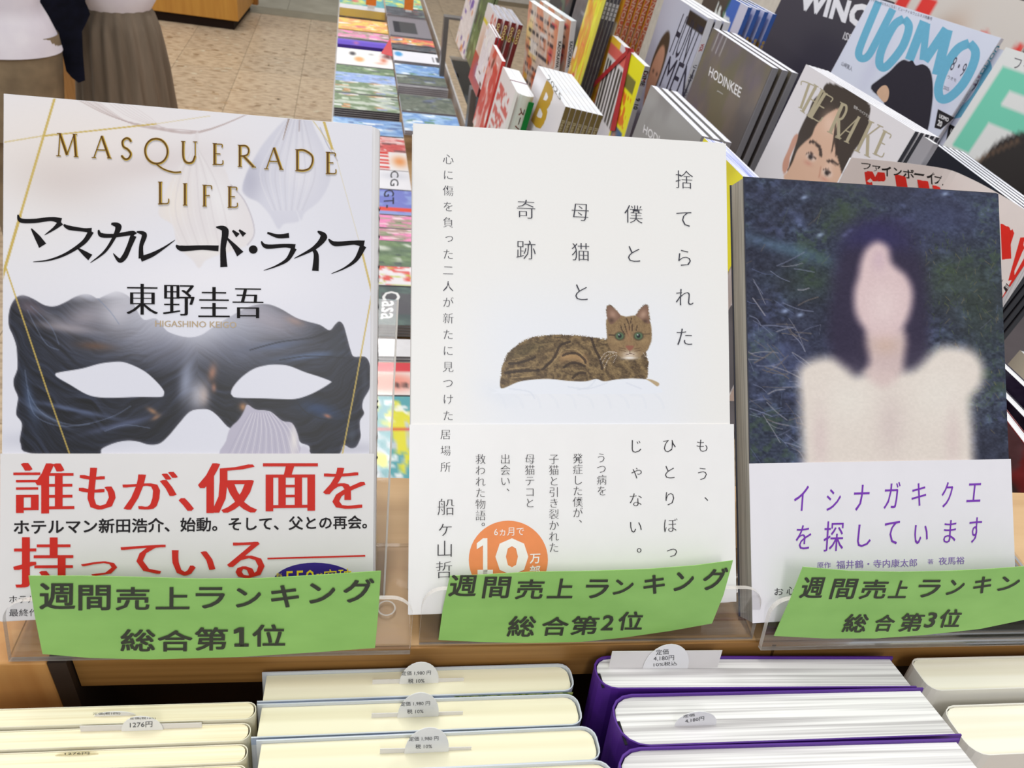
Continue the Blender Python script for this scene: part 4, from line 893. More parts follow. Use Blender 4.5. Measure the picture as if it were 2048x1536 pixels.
# ================================================================ magazine rack along the right of the aisle
def edge_frame(TL, TR, W, H, lean, side=None):
    A, B = top_edge(TL, TR, W); x = (B-A)/W; back = np.cross(UP, x); z = UP*math.cos(math.radians(lean))+back*math.sin(math.radians(lean))
    return Frame(A-z*H, x, z)
steel = mat("grey_metal", (120, 114, 110), .35, metal=.4, var=.08, scale=30)
rackw = mat('rack_panel', (92, 84, 86), .5, scale=20)
rk = empty('magazine_rack', 'stepped magazine rack at the right, its pockets full of upright magazines', 'rack', loc=(.30, .45, -.60))
def rbox(nm, x0, x1, y0, y1, z0, z1, m, bev=0.): return box(nm, x0-.30, x1-.30, y0-.45, y1-.45, z0+.60, z1+.60, m, rk, bev)
rbox('pocket_shelf', .345, .515, .50, 2.75, -.690, -.687, acrylic_mat())
rbox('pocket_shelf', .535, .80, .50, 1.95, -.640, -.632, rackw)
rbox('pocket_shelf', .82, 1.30, .50, 1.95, -.560, -.552, rackw)
rbox('rack_back', 1.50, 1.52, .50, 2.05, -1.62, .16, rackw)
for y in (.62, 1.40): rbox('upright', .86, .92, y, y+.03, -1.62, -.561, steel); rbox('arm', .345, 1.50, y, y+.02, -.703, -.691, steel)
for (a, b) in (((893, 33), (872, 140)), ((947, 178), (930, 262))):
    A = at_x(*a, .335); B = at_x(b[0]+2, b[1], .335)
    rbox('bracket', .328, .345, A[1]-.004, A[1]+.035, A[2]-.24, A[2], steel, .001); rbox('bracket', .345, .40, A[1]-.004, A[1]+.035, A[2]-.008, A[2], steel, .001)
GR = 'magazines in the rack'
def w3(t, TL, TR, BL, b=.0): return (t, TL, TR, BL)+((b,) if b else ())

# --- front tier, far to near
rack_mag((960, -14), .345, .20, .175, .006, 2, .008, 'white and orange magazine at the rack far end', 'far orange magazines', (232, 226, 226), fn=busy('orange', 3, (236, 226, 224), 30), lean=9)
rack_mag((986, -6), .352, .20, .19, .007, 2, .009, 'green leafy magazine in a clear bag in the rack far end', 'far green magazines', (110, 120, 84), fn=busy('green', 5, None, 30), lean=9)
rack_mag((992, 74), .300, .12, .115, .005, 2, .007, 'dark red edged magazine, lowest at far left', 'red edged magazines', (150, 30, 34), fn=busy('red', 8, (232, 226, 232), 14), lean=8)
def cook(u, v):
    p = Paint(u, v, (236, 232, 230)); p.over((v < .17)*1., (230, 226, 226))
    for i, x in enumerate((.62, .86)): p.blob(x, .10, .08, .075, (196, 60, 52), 1, p=3.); p.blob(x, .10, .035, .035, (236, 226, 220), 1, p=3.)
    p.over(((v > .17) & (v < .225))*1., (226, 218, 40)); p.blob(.8, .38, .14, .09, (196, 66, 60), .9, p=2.); p.blob(.8, .38, .09, .06, (232, 220, 214), .9, p=2.); p.blob(.8, .38, .05, .035, (196, 66, 60), .9, p=2.)
    p.blob(.3, .5, .3, .3, (206, 150, 120), .6); p.over((v > .62)*1., (186, 54, 50)); p.blob(.55, .78, .3, .12, (130, 110, 170), .8); return p.C
rack_mag((996, 36), .330, .16, .18, .0115, 4, .0165, 'white and red magazine with maroon spine', 'maroon spined magazines', (234, 230, 230), fn=cook, spine_c=(112, 34, 38), swords=[((232, 222, 150), 'OOO', .006, .01, 1.6)], lean=9, nx=50, nz=60, page=((196, 194, 202), (120, 118, 130)))
rack_mag((1004, 122), .283, .12, .16, .008, 1, 0, 'red covered magazine with grey figure beside the thick white bundle', '', (204, 58, 50), fn=busy('red', 21, (208, 62, 54), 8), lean=8)
def redtxt(u, v):
    p = Paint(u, v, (232, 226, 226)); 
    for k in range(4): y = .2+.2*k; p.over(((abs(v-y) < .075) & (vnoise(u*16, v*26, k+3) > .5) & (u > .08) & (u < .8))*.85, (204, 70, 66))
    p.over((u > .88)*.6, (214, 220, 212)); return p.C
fr_, bun = rack_mag((1036, 188), .268, .155, .19, .030, 1, 0, 'very thick white paperback bundle with red lettering and green spine edge', '', (228, 226, 224), fn=redtxt, spine_c=(206, 214, 204), swords=[((196, 90, 60), 'スーパー', .009, .02, 1.4)], lean=8, rnd=.45, noun='book')
box('elastic_band', .08, .081, -.0005, .0305, .189, .1906, ink((120, 40, 70)), bun)
box('green_cover', .151, .1556, .021, .0302, .0, .182, ink((20, 120, 52)), bun)
def bcov(u, v):
    p = Paint(u, v, (232, 229, 232)); p.blob(.75, .45, .22, .3, (214, 206, 216), .8); p.blob(.4, .75, .3, .25, (222, 206, 168), .8)
    for k in range(9): p.line([(.5+.04*k, .55), (.48+.05*k, .95)], (196, 160, 84), .012, .6)
    return p.C
GB = [(1088, 165), (1094, 175), (1092, 186), (1086, 196), (1090, 202), (1087, 214), (1078, 236), (1070, 246), (1066, 232), (1072, 212), (1079, 186)]
frb, mb = rack_mag((1131, 213), .312, .21, .275, .0080, 7, .0088, 'white magazine with a big golden B and olive spine', 'gold B magazines', (230, 226, 226), fn=bcov, spine_c=(112, 96, 52), swords=[((226, 214, 170), 'Beautiful', .0048, .02, 1.5)], lean=7.5, page=((236, 238, 240), (190, 192, 200)), rnd=.1)
L = Letters(frb); L.quad('B', (1093, 165), (1112, 186), (1064, 238), smear=L.bold(.035)); L.build('gold_letter', ink((190, 150, 40)), mb)
L = Letters(frb); L.quad('2025', (1097, 148), (1124, 192), (1094, 158)); L.build('lettering', ink((120, 120, 116)), mb)
def dime(u, v):
    p = Paint(u, v, (232, 232, 236)); p.over((v < .10)*1., (228, 214, 222)); p.over(((v > .045) & (v < .12) & (u < .55))*1., (226, 106, 100)); p.over((v < .045)*(u < .3)*1., (240, 196, 60))
    p.over(((u > .04) & (u < .6) & (v > .14) & (v < .5) & (np.modf(u*11+.2)[0] > .45))*.95, (70, 66, 66)); p.blob(.45, .75, .3, .2, (206, 212, 232), .9)
    p.over((u > .62)*1., (240, 236, 40)); p.over(((u > .66) & (u < .9) & (v > .12) & (v < .2))*1., (120, 120, 60)); p.over(((u > .68) & (u < .92) & (v > .22) & (v < .42) & (vnoise(u*30, v*26, 3) > .5))*1., (232, 120, 40))
    p.over(((u > .66) & (u < .93) & (v > .44) & (v < .66))*1., (60, 104, 150)); p.blob(.74, .52, .07, .06, (200, 140, 120), 1); p.over(((u > .66) & (u < .85) & (v > .56) & (v < .62))*1., (222, 60, 60)); p.over(((u > .66) & (u < .93) & (v > .7) & (v < .86))*1., (50, 90, 130)); p.blob(.78, .76, .07, .03, (220, 226, 240), 1); return p.C
frd, md = rack_mag((1290, 132), .505, .21, .285, .010, 1, 0, 'yellow and white magazine with thick black letters, tied with a red ribbon', '', (236, 236, 236), fn=dime, spine_c=(150, 146, 148), swords=[((190, 40, 40), 'DIME', .008, .008, 1.), ((60, 56, 60), '9 10', .008, .055, 1.)], lean=3, nx=70, nz=84)
V = []; Fc = []
for (a, b, c, d) in (((1186, 168), (1256, 100), (1262, 104), (1186, 178)), ((1259, 96), (1265, 100), (1232, 262), (1222, 262)), ((1252, 94), (1270, 99), (1270, 106), (1254, 104))):
    n = len(V)
    for q in (a, b, c, d): w = frd.loc(*q); V.append((w[0], -.0025, w[1]))
    for q in (a, b, c, d): w = frd.loc(*q); V.append((w[0], -.0019, w[1]))
    Fc += [tuple(n+i for i in f) for f in ((0, 1, 2, 3), (7, 6, 5, 4), (0, 4, 5, 1), (1, 5, 6, 2), (2, 6, 7, 3), (3, 7, 4, 0))]
rb = pydata('ribbon', V, Fc, mat('red_ribbon', (186, 40, 54), .4), md); rb['label'] = 'red plastic ribbon tied round the magazine'
def greycov(u, v):
    p = Paint(u, v, (120, 110, 100)); t = fbm(u*3, v*3.4, 4, 3); p.over(smooth(.4, .65, t)*.6, (92, 88, 92)); p.over(smooth(.55, .35, fbm(u*4, v*4, 3, 9))*.5, (106, 104, 70)); p.over(smooth(.5, .7, fbm(u*5, v*4, 3, 13))*.35, (92, 84, 124))
    for x in (.13, .2, .27): p.line([(x, 0), (x-.01, .09)], (210, 210, 214), .012, .7)
    p.over((v > .63+.14*u)*1., (148, 146, 152)); p.over((v > .9)*1., (60, 58, 64)); return p.C
def greycov2(u, v):
    p = Paint(u, v, (150, 148, 146)); t = fbm(u*3, v*4, 4, 23); p.over(smooth(.4, .65, t)*.6, (122, 118, 116)); p.over((v > .42+.1*u)*.6, (176, 174, 178)); return p.C
frh, mh = rack_mag((1545, 135), .540, .21, .285, .0105, 3, .0150, 'dark grey watch magazine on the upper step', 'dark watch magazines', (118, 114, 116), fn=greycov, spine_c=(136, 134, 138), lean=5.5, words=[((232, 230, 230), [w3('HODINKEE', (1421, 133), (1484, 176), (1417, 151), .012), w3('JAPAN', (1435, 180), (1446, 187), (1434, 183))])], nx=80, nz=100, page=((238, 238, 246), (206, 206, 220)))
frk, mk = rack_mag((1404.7, 272), .437, .21, .285, .0105, 3, .0165, 'pale grey watch magazine behind the cat book', 'pale watch magazines', (150, 148, 150), fn=greycov2, spine_c=(140, 138, 142), lean=7, words=[((226, 224, 226), [w3('HODI', (1289, 249), (1320, 272), (1286, 265), .012)])], page=((238, 238, 246), (206, 206, 220)))
def yblue(u, v):
    p = Paint(u, v, (236, 226, 50)); p.over(smooth(.45, .7, fbm(u*4, v*4, 3, 3))*.5, (200, 186, 40)); p.line([(.02, .5), (.1, .3), (.2, .34), (.16, .6)], (40, 120, 170), .05, 1.); p.blob(.6, .6, .2, .2, (60, 110, 170), .9); return p.C
rack_mag((1532, 398), .325, .135, .24, .020, 1, 0, 'yellow magazine with a blue scrawl squeezed behind the cat book', '', (238, 236, 240), fn=yblue, lean=8, page=((240, 240, 250), (90, 110, 190)))
# --- second tier
rack_mag((1119, 42), .425, .18, .285, .0125, 2, .0265, 'cream magazine packed with tiny print, white spine', 'white spined thick magazines', (234, 232, 232), fn=busy('warm', 31, (226, 212, 196), 26, rows=14), lean=-4, yaw=-80, swords=[((60, 60, 66), 'KADOKAWA', .007, .04, .9)], nx=50, nz=70, page=((244, 248, 248), (210, 222, 226)), rnd=.1)
rack_mag((1151, -22), .480, .20, .285, .0130, 3, .0155, 'black magazine with small white spine lettering', 'black magazines', (26, 24, 30), fn=busy('dark', 41), spine_c=(20, 18, 24), lean=4, swords=[((210, 206, 196), 'MUSEUM GUIDE', .0035, .07, 1.4)])
rack_mag((1212, -20), .470, .09, .30, .006, 1, 0, 'narrow yellow and white striped advertising leaflet', '', (230, 226, 90), fn=busy('warm', 47, (232, 230, 60), 22), lean=6, noun='leaflet')
rack_mag((1222, -30), .490, .20, .29, .0060, 4, .0075, 'white magazine with black and grey spine blocks', 'black and white spined magazines', (232, 230, 234), fn=busy('grey', 51), spine_c=(64, 60, 66), lean=6, swords=[((230, 228, 230), '■■■■', .004, .03, 1.6)])
rack_mag((1264, -42), .530, .20, .29, .0105, 5, .0132, 'rust red magazine, white capitals down its spine', 'rust spined magazines', (214, 150, 50), fn=busy('warm', 61), spine_c=(170, 76, 46), lean=6, swords=[((232, 196, 170), 'ONNOUCCO', .0075, .012, 1.75), ((240, 224, 214), '9', .0065, .165, 1.)])
def gent(u, v):
    p = Paint(u, v, (178, 180, 198)); p.blob(.4, .1, .4, .2, (190, 192, 206), .7)
    p.poly([(.30, .66), (.20, .52), (.17, .38), (.22, .25), (.32, .19), (.42, .24), (.46, .38), (.44, .54), (.37, .66)], (70, 58, 44), .012); p.poly([(.31, .70), (.22, .56), (.20, .42), (.25, .31), (.33, .28), (.41, .33), (.43, .45), (.41, .58), (.36, .70)], (186, 138, 112), .012)
    p.blob(.27, .45, .025, .012, (60, 44, 40), .8); p.blob(.37, .45, .025, .012, (60, 44, 40), .8); p.blob(.32, .62, .05, .012, (130, 84, 72), .7); p.poly([(.0, 1.), (.05, .8), (.3, .72), (.55, .8), (.6, 1.)], (128, 128, 142), .02)
    p.over(((u > .62) & (v > .02) & (v < .095))*1., (44, 32, 30)); return p.C
frs, ms = rack_mag((1417, 36), .585, .215, .29, .0125, 3, .0150, 'pale blue grey magazine with a man and tall thin letters', 'man portrait magazines', (206, 204, 212), fn=gent, spine_c=(206, 204, 208), lean=4.5, nx=80, nz=100, swords=[((200, 60, 60), 'VOL', .006, .04, .8), ((40, 36, 44), 'リーズン・メンズ', .0075, .075, 1.), ((200, 60, 60), '●', .006, .165, 1.)],
     words=[((46, 44, 60), [w3('HUNT', (1367, 27), (1408, 56), (1338, 105)), w3('MEN', (1340, 112), (1390, 140), (1318, 172))])])
def rake(X, Y):
    p = Paint(X.astype(float), Y.astype(float), (222, 218, 222)); c = lambda q: [(1440+x/6.4, 160+y/6.4) for x, y in q]
    p.poly(c([(1395, 40), (1330, 90), (1310, 160), (1200, 250), (1130, 420), (1060, 560), (1000, 700), (960, 860), (880, 1120), (900, 1180), (1400, 1400), (1560, 1300), (1640, 1080), (1720, 900), (1880, 700), (1910, 480), (1920, 330), (1800, 200), (1600, 100)]), (60, 50, 42), 1.2)
    p.poly(c([(1520, 370), (1400, 420), (1300, 500), (1220, 600), (1170, 720), (1080, 800), (990, 900), (930, 1050), (860, 1180), (820, 1260), (1000, 1500), (1500, 1500), (1560, 1250), (1520, 1050), (1480, 900), (1460, 700), (1520, 520)]), (214, 176, 152), 1.5)
    p.poly(c([(1000, 690), (940, 730), (870, 900), (810, 1040), (800, 1150), (830, 1200), (880, 1100), (900, 980), (980, 800)]), (200, 150, 130), 1.2)
    p.blob(*c([(1400, 560)])[0], 14, 22, (228, 196, 176), .8); p.blob(*c([(1380, 1150)])[0], 8, 22, (230, 198, 178), .7, 20)
    p.line(c([(1160, 790), (1220, 800), (1280, 880), (1290, 970)]), (64, 48, 42), 6.5, .95); p.line(c([(1380, 1040), (1440, 1040), (1500, 1080)]), (64, 48, 42), 6, .95)
    for cx, cy in ((1165, 985), (1375, 1190)): p.blob(*c([(cx, cy)])[0], 11, 7, (226, 206, 196), .95, 35, 2.); p.blob(*c([(cx-5, cy-2)])[0], 5, 6, (40, 30, 30), 1., 0, 2.); p.blob(*c([(cx-40, cy+80)])[0], 9, 4, (196, 130, 116), .6, 30)
    p.line(c([(1100, 950), (1160, 930), (1225, 1010)]), (70, 46, 42), 2.4, .9); p.line(c([(1320, 1150), (1380, 1140), (1420, 1210)]), (70, 46, 42), 2.4, .9)
    p.line(c([(1480, 560), (1460, 760), (1430, 920)]), (58, 44, 36), 3, .9); p.line(c([(1530, 500), (1500, 800), (1490, 960)]), (58, 44, 36), 5, .9); p.line(c([(1290, 1120), (1270, 1240)]), (186, 130, 110), 3, .6)
    return p.C
frr = edge_frame((1612.4, 128.4), (1831, 262.4), .23, .29, 7.5)
_, mr = rack_mag(None, 0, .23, .29, .0050, 5, .0065, 'white magazine, dark haired man under thin capitals', 'man with dark hair magazines', (226, 224, 226), fn=rake, px=True, nx=170, nz=150, fr=frr, spine_c=(30, 26, 40), page=((242, 242, 248), (200, 200, 208)))
L = Letters(frr); c = lambda x, y: (1440+x/6.4, 160+y/6.4)
for ch_, TL, TR, BL in [('T', (1055, 5), (1235, 85), (945, 320)), ('H', (1215, 60), (1330, 140), (1040, 395)), ('E', (1320, 150), (1470, 235), (1130, 465)), ('R', (1555, 290), (1690, 360), (1390, 665)), ('A', (1720, 440), (1850, 500), (1500, 740)), ('K', (1910, 520), (2080, 600), (1730, 900)), ('E', (2090, 640), (2210, 700), (1960, 940))]:
    serif(L, ch_, c(*TL), c(*TR), c(*BL), .9)
L.build('title_lettering', ink((176, 166, 140), .3), mr)
L = Letters(frr); L.quad('世界一ハイクラス', (1709, 210), (1740, 231), (1707, 216)); L.build('lettering', ink((226, 222, 220)), mr)
L = Letters(frr); L.quad('世・・なら〜', (1584, 220), (1570, 290), (1574, 216)); 
def rain(u, v):
    p = Paint(u, v, (32, 34, 44)); rr = random.Random(5)
    for k in range(60): x, y = rr.random(), rr.random()*.8; p.line([(x, y), (x+.004, y+rr.uniform(.03, .12))], rr.choice([(50, 60, 150), (60, 90, 110), (70, 80, 180)]), .008, .7)
    return p.C
frn = edge_frame((1869, 286), (2100, 460), .25, .31, 7)
rack_mag(None, 0, .25, .31, .0075, 5, .0090, 'black magazine with blue rain streaks', 'blue rain magazines', (30, 30, 38), fn=rain, fr=frn, spine_c=(40, 40, 48), page=((240, 240, 248), (180, 180, 188)))
frg = edge_frame((1846, 272), (1868, 287), .02, .26, 7); 
rack_mag(None, 0, .02, .26, .006, 1, 0, 'thin silver grey folder standing between the portrait and rain magazines', '', (150, 148, 154), fr=frg, noun='folder')
# FINEBOYS, its cover bowed towards the aisle
zf = -.20; tops = [at_z(*q, zf) for q in ((1703, 315), (1795, 324), (1888, 337), (1930, 352), (1985, 380), (2048, 418), (2100, 455))]
S_ = catmull(np.array(tops), 6); ls = np.concatenate([[0], np.cumsum(np.linalg.norm(np.diff(S_, axis=0), axis=1))]); Wf = ls[-1]; Hf = .27
dF = np.array([-.16, -.10, -.98]); dF /= np.linalg.norm(dF)
rf = empty('magazine', 'white mens fashion magazine with huge red letters, cover bowed open', 'magazine', loc=tuple(tops[0]+dF*Hf))
of = tops[0]+dF*Hf
def bow(V_):
    s = np.clip(V_[:, 0], 0, Wf); P_ = np.stack([np.interp(s, ls, S_[:, i]) for i in range(3)], 1); g = np.stack([np.interp(s, ls, np.gradient(S_[:, i], ls)) for i in range(3)], 1)
    n = np.cross(g, dF); n /= np.linalg.norm(n, axis=1, keepdims=True); n = np.where(((n*P_).sum(1) > 0)[:, None], -n, n)
    return P_+dF*(Hf-V_[:, 2:3])+n*(-V_[:, 1:2])-of
_fg = {}
def unbow(px, py):
    """where a design point falls on the bowed cover, as (width, height) along it"""
    if 'g' not in _fg:
        s = np.linspace(0, Wf, 160); z = np.linspace(0, Hf, 200); Sg, Zg = np.meshgrid(s, z); W_ = bow(np.stack([Sg.ravel(), np.zeros(Sg.size), Zg.ravel()], 1))+of
        _fg['g'] = (Sg.ravel(), Zg.ravel(), np.stack(project(W_), 1))
    Sg, Zg, Q = _fg['g']; i = np.argmin(((Q-np.array([px, py]))**2).sum(1)); return (Sg[i], Zg[i])
def fboys(u, v):
    p = Paint(u*Wf*1000, v*Hf*1000, (226, 216, 212)); return p.C
def bow_obj(name, V, Fc, m, thick=None): return pydata(name, bow(np.array(V, float)), Fc, m, rf)
nxx = 40; V = []; Fc = []
for d_ in (0., -.0003):
    for j in range(2):
        for i in range(nxx): V.append((Wf*i/(nxx-1), d_ if d_ else 0, Hf*j))
idx = lambda d_, j, i: d_*2*nxx+j*nxx+i
for i in range(nxx-1): Fc += [(idx(0, 0, i), idx(0, 0, i+1), idx(0, 1, i+1), idx(0, 1, i)), (idx(1, 0, i), idx(1, 1, i), idx(1, 1, i+1), idx(1, 0, i+1)), (idx(0, 1, i), idx(0, 1, i+1), idx(1, 1, i+1), idx(1, 1, i))]
bow_obj('cover', V, Fc, mat('cover_stock', (226, 216, 212), .35, var=.02, scale=30))
V = []; Fc = []
for d_ in (.0012, .0075):
    for j in range(2):
        for i in range(nxx): V.append((.004+(Wf-.006)*i/(nxx-1), d_, .002+(Hf-.004)*j))
for i in range(nxx-1): Fc += [(idx(0, 0, i), idx(0, 0, i+1), idx(0, 1, i+1), idx(0, 1, i)), (idx(1, 0, i), idx(1, 1, i), idx(1, 1, i+1), idx(1, 0, i+1)), (idx(0, 1, i), idx(0, 1, i+1), idx(1, 1, i+1), idx(1, 1, i)), (idx(0, 0, i), idx(1, 0, i), idx(1, 0, i+1), idx(0, 0, i+1))]
Fc += [(idx(0, 0, 0), idx(0, 1, 0), idx(1, 1, 0), idx(1, 0, 0)), (idx(0, 0, nxx-1), idx(1, 0, nxx-1), idx(1, 1, nxx-1), idx(0, 1, nxx-1))]
bow_obj('page_block', V, Fc, pages_mat((238, 238, 240), (196, 192, 196), 1200, axis=0))
def bow_letters(items, m, polys=(), name='lettering'):
    L = Letters(None, mapf=unbow)
    for it in items:
        g, fs = glyph(it[0]); L.quad(it[0], it[1], it[2], it[3], smear=L.bold(it[4] if len(it) > 4 else .01))
    for q in polys:      # subdivided so that it follows the bow
        a, b, c2_, d2 = [np.array(L.P(k)) for k in q]; n = 8; base = len(L.V)
        for i in range(n+1):
            for w in (a+(b-a)*i/n, d2+(c2_-d2)*i/n): L.V.append((w[0], -L.lift, w[1]))
        L.F += [(base+2*i, base+2*i+2, base+2*i+3, base+2*i+1) for i in range(n)]
    V = np.array(L.V); V[:, 1] -= .0003
    pydata(name, bow(V), L.F, m, rf)
bow_letters([(ch_, (a, y0), (b, y1), (a, y0+h), .02) for ch_, a, b, y0, y1, h in [('フ', 1723, 1741, 326, 328, 13), ('ァ', 1745, 1759, 331, 333, 12), ('イ', 1763, 1781, 328, 333, 18), ('ン', 1787, 1803, 335, 338, 14), ('ボ', 1806, 1826, 336, 340, 18), ('ー', 1829, 1848, 345, 350, 4), ('イ', 1853, 1868, 342, 347, 22), ('ズ', 1868, 1888, 348, 354, 19)]], ink((36, 32, 30)))
bow_letters([], ink((214, 44, 34), .35), polys=[((1727, 341), (1769, 345), (1772, 362), (1731, 362)), ((1731, 362), (1745, 363), (1755, 420), (1742, 420)), ((1789, 348), (1811, 352), (1822, 420), (1800, 420)), ((1833, 358), (1856, 363), (1870, 430), (1848, 430)), ((1864, 370), (1880, 374), (1900, 430), (1884, 430)),
     ((2002, 446), (2022, 454), (2024, 516), (2003, 520)), ((2018, 452), (2031, 462), (2020, 496), (2014, 500)), ((2042, 470), (2062, 480), (2036, 565), (2016, 562)), ((2058, 500), (2078, 500), (2058, 660), (2040, 640)), ((2006, 600), (2060, 640), (2052, 668), (2003, 655))], name='red_lettering')
bow_letters([], ink((40, 36, 38)), polys=[((2004, 553), (2062, 600), (2058, 616), (2004, 566))], name='black_bar')
bow_letters([('BOYS2025年', (2009, 562), (2060, 602), (2008, 571), .012)], ink((232, 228, 226)))
bow_letters([('MATSUSA', (2006, 588), (2062, 640), (2003, 614), .03), ('ion', (2008, 636), (2024, 650), (2006, 656), .03)], ink((30, 26, 28)))
bow_letters([('の記念号です。', (2009, 668), (2030, 684), (2008, 672), .0)], ink((70, 66, 72)))
# dark magazines standing nearest at the right edge, seen under it
frq = edge_frame((2040, 700), (2120, 780), .06, .24, 9)
rack_mag(None, 0, .06, .24, .006, 1, 0, 'torn cream paper edge under the bowed magazine at the right', '', (206, 196, 176), fr=frq, noun='leaflet')
for k, (a, b, nm, c) in enumerate([((2024, 778), (2110, 690), 'first dark magazine edge at the right border, under the cream paper', (44, 34, 54)), ((2026, 836), (2110, 748), 'second dark magazine at the right border, below the first', (40, 32, 46)), ((2030, 890), (2110, 806), 'dark red magazine lowest at the right border', (120, 24, 34))]):
    P0, P1 = at_d(*a, .50-.015*k), at_d(*b, .47-.015*k); x = (P1-P0)/np.linalg.norm(P1-P0); dn_ = np.array([.1, -.2, -1.]); fq = Frame(P0+dn_*.14, x, -dn_)
    rack_mag(None, 0, .14, .142, .006, 1, 0, nm, '', c, fr=fq, fn=busy('dark', 70+k, c, 5), spine='L')
# --- upper tier
def pear(u, v):
    p = Paint(u, v, (60, 104, 196)); p.over((v < .16)*(u < .6)*1., (70, 60, 54)); p.blob(.93, .42, .09, .32, (232, 166, 44), 1., 0, 3.); p.blob(.93, .36, .05, .08, (246, 214, 140), .8); p.over(((v < .2) & (u > .82))*1., (206, 206, 226))
    p.over(((u > .35) & (u < .85) & (abs(v-.12-.18*(u-.35)) < .06) & (vnoise(u*24, v*12, 4) > .42))*1., (226, 236, 236)); p.over(((u > .2) & (u < .5) & (abs(v-.33-.1*u) < .035) & (vnoise(u*14, v*3, 8) > .4))*1., (240, 186, 50)); p.line([(.6, 0), (.55, .2)], (30, 90, 60), .03, 1.); return p.C
rack_mag((1497, 14), .755, .21, .285, .0095, 4, .0185, 'blue cookery magazine with an orange pear and blue spine', 'blue magazines', (70, 108, 190), fn=pear, spine_c=(34, 76, 150), lean=6, swords=[((220, 180, 50), '季節の手作り', .006, .05, 1.25)])
def uomo(X, Y):
    X = X.astype(float); Y = Y.astype(float); p = Paint(X, Y, (216, 220, 236))
    for k in range(5): p.blob(1690+70*k, 60+40*k, 14, 90, (196, 196, 222), .5, 25)
    c = lambda q: [(1500+x/3.737, y/3.737) for x, y in q]
    p.poly(c([(905, 660), (960, 600), (1040, 540), (1110, 470), (1160, 450), (1200, 470), (1240, 500), (1290, 490), (1340, 520), (1362, 600), (1365, 720), (1350, 850), (1330, 960), (1290, 1050), (1100, 1010), (1030, 900), (1000, 760)]), (48, 44, 54), 2.)
    p.poly(c([(945, 680), (1000, 640), (1030, 660), (1040, 720), (1020, 760), (990, 740)]), (214, 176, 150), 1.5); return p.C
fru = edge_frame((1743, -6), (2003, 76), .235, .31, 13)
_, mu = rack_mag(None, 0, .235, .31, .009, 1, 0, 'white mens magazine with huge light blue capitals and dark haired man', 'blue lettered magazines', (222, 222, 232), fn=uomo, px=True, nx=150, nz=150, fr=fru, spine_c=(206, 200, 204), swords=[((70, 150, 170), 'UOMO', .008, .01, 1.15), ((150, 110, 130), '8・9', .006, .052, .8), ((150, 144, 156), 'August September 2025', .0045, .072, 1.2)])
L = Letters(fru); cc = lambda x, y: (1500+x/3.737, y/3.737)
for pts, w in [([(962, 12), (900, 160), (835, 320), (812, 400), (835, 438), (885, 415), (950, 300), (1068, 68)], 64), ([(1150, 140), (1188, 200), (1150, 330), (1075, 440), (1005, 505), (968, 478), (978, 390), (1025, 280), (1085, 180), (1150, 140)], 70),
               ([(1303, 160), (1190, 450)], 78), ([(1322, 175), (1292, 450)], 60), ([(1468, 215), (1305, 455)], 74), ([(1480, 222), (1395, 560)], 84), ([(1640, 322), (1685, 385), (1665, 490), (1590, 630), (1495, 725), (1428, 738), (1408, 670), (1432, 570), (1490, 450), (1560, 360), (1640, 322)], 76)]:
    L.stroke([cc(*q) for q in pts], [w*.88/3.737]*len(pts), 8)
L.build('title_lettering', ink((110, 178, 208), .3), mu, -.00012)
# man's hair prints over the letters
g_ = [fru.loc(*cc(x, y)) for x, y in catmull(np.array([(905, 660), (960, 600), (1040, 540), (1110, 470), (1150, 448), (1180, 462), (1215, 452), (1240, 490), (1290, 480), (1340, 515), (1362, 600), (1365, 720), (1350, 850), (1330, 960), (1290, 1050), (1100, 1010), (1030, 900), (1000, 760)], float), 3, True)]
pydata('hair_print', [(q[0], -.0002, q[1]) for q in g_], [tuple(range(len(g_)))], ink((48, 44, 54)), mu)
g_ = [fru.loc(*cc(x, y)) for x, y in catmull(np.array([(948, 690), (985, 645), (1020, 640), (1040, 680), (1032, 740), (1005, 765), (972, 735)], float), 3, True)]
pydata('face_print', [(q[0], -.00025, q[1]) for q in g_], [tuple(range(len(g_)))], ink((212, 174, 146)), mu)
L = Letters(fru); L.quad('8・9', cc(1535, 420), cc(1630, 480), cc(1490, 520)); L.quad('ウオモ', cc(1480, 560), cc(1545, 590), cc(1475, 585)); L.quad('2025', cc(1450, 640), cc(1490, 655), cc(1445, 665)); L.quad('山﨑賢人', cc(690, 455), cc(770, 500), cc(682, 490)); L.quad('サイヤングな大人になる！ビューティ＆ウェルネス特集号', cc(905, -14), cc(1365, 130), cc(900, 10)); L.build('lettering', ink((80, 80, 96)), mu, -.0003)
g_ = [fru.loc(*cc(x, y)) for x, y in [(1405, 815), (1530, 880), (1425, 968), (1378, 955)]]
pydata('black_badge', [(q[0], -.00022, q[1]) for q in g_], [(0, 1, 2, 3)], ink((40, 36, 40)), mu)
L = Letters(fru); L.quad('UOMO', cc(1420, 852), cc(1488, 884), cc(1413, 880), smear=L.bold(.02)); L.quad('20', cc(1410, 895), cc(1440, 910), cc(1400, 935), smear=L.bold(.02)); L.build('badge_lettering', ink((236, 234, 236)), mu, -.00035)
for i, d_ in ((1, .022), (2, .044)): dup(mu, fru.mw((d_, .012*i, -.012*i)), ['', 'second copy of the white magazine with light blue capitals, mostly spine', 'third copy of the white magazine with light blue capitals, mostly hidden'][i])
frw = Frame(at_d(1590, -58, 1.68)-fru.z*.37, fru.x, fru.z)
def wincov(u, v):
    p = Paint(u, v, (66, 60, 70)); p.blob(.5, .95, .5, .2, (120, 114, 126), .8); p.line([(.42, .8), (.5, .55), (.62, .52), (.64, .8)], (104, 98, 104), .012, .9); p.blob(.7, .4, .3, .4, (58, 54, 62), .6); return p.C
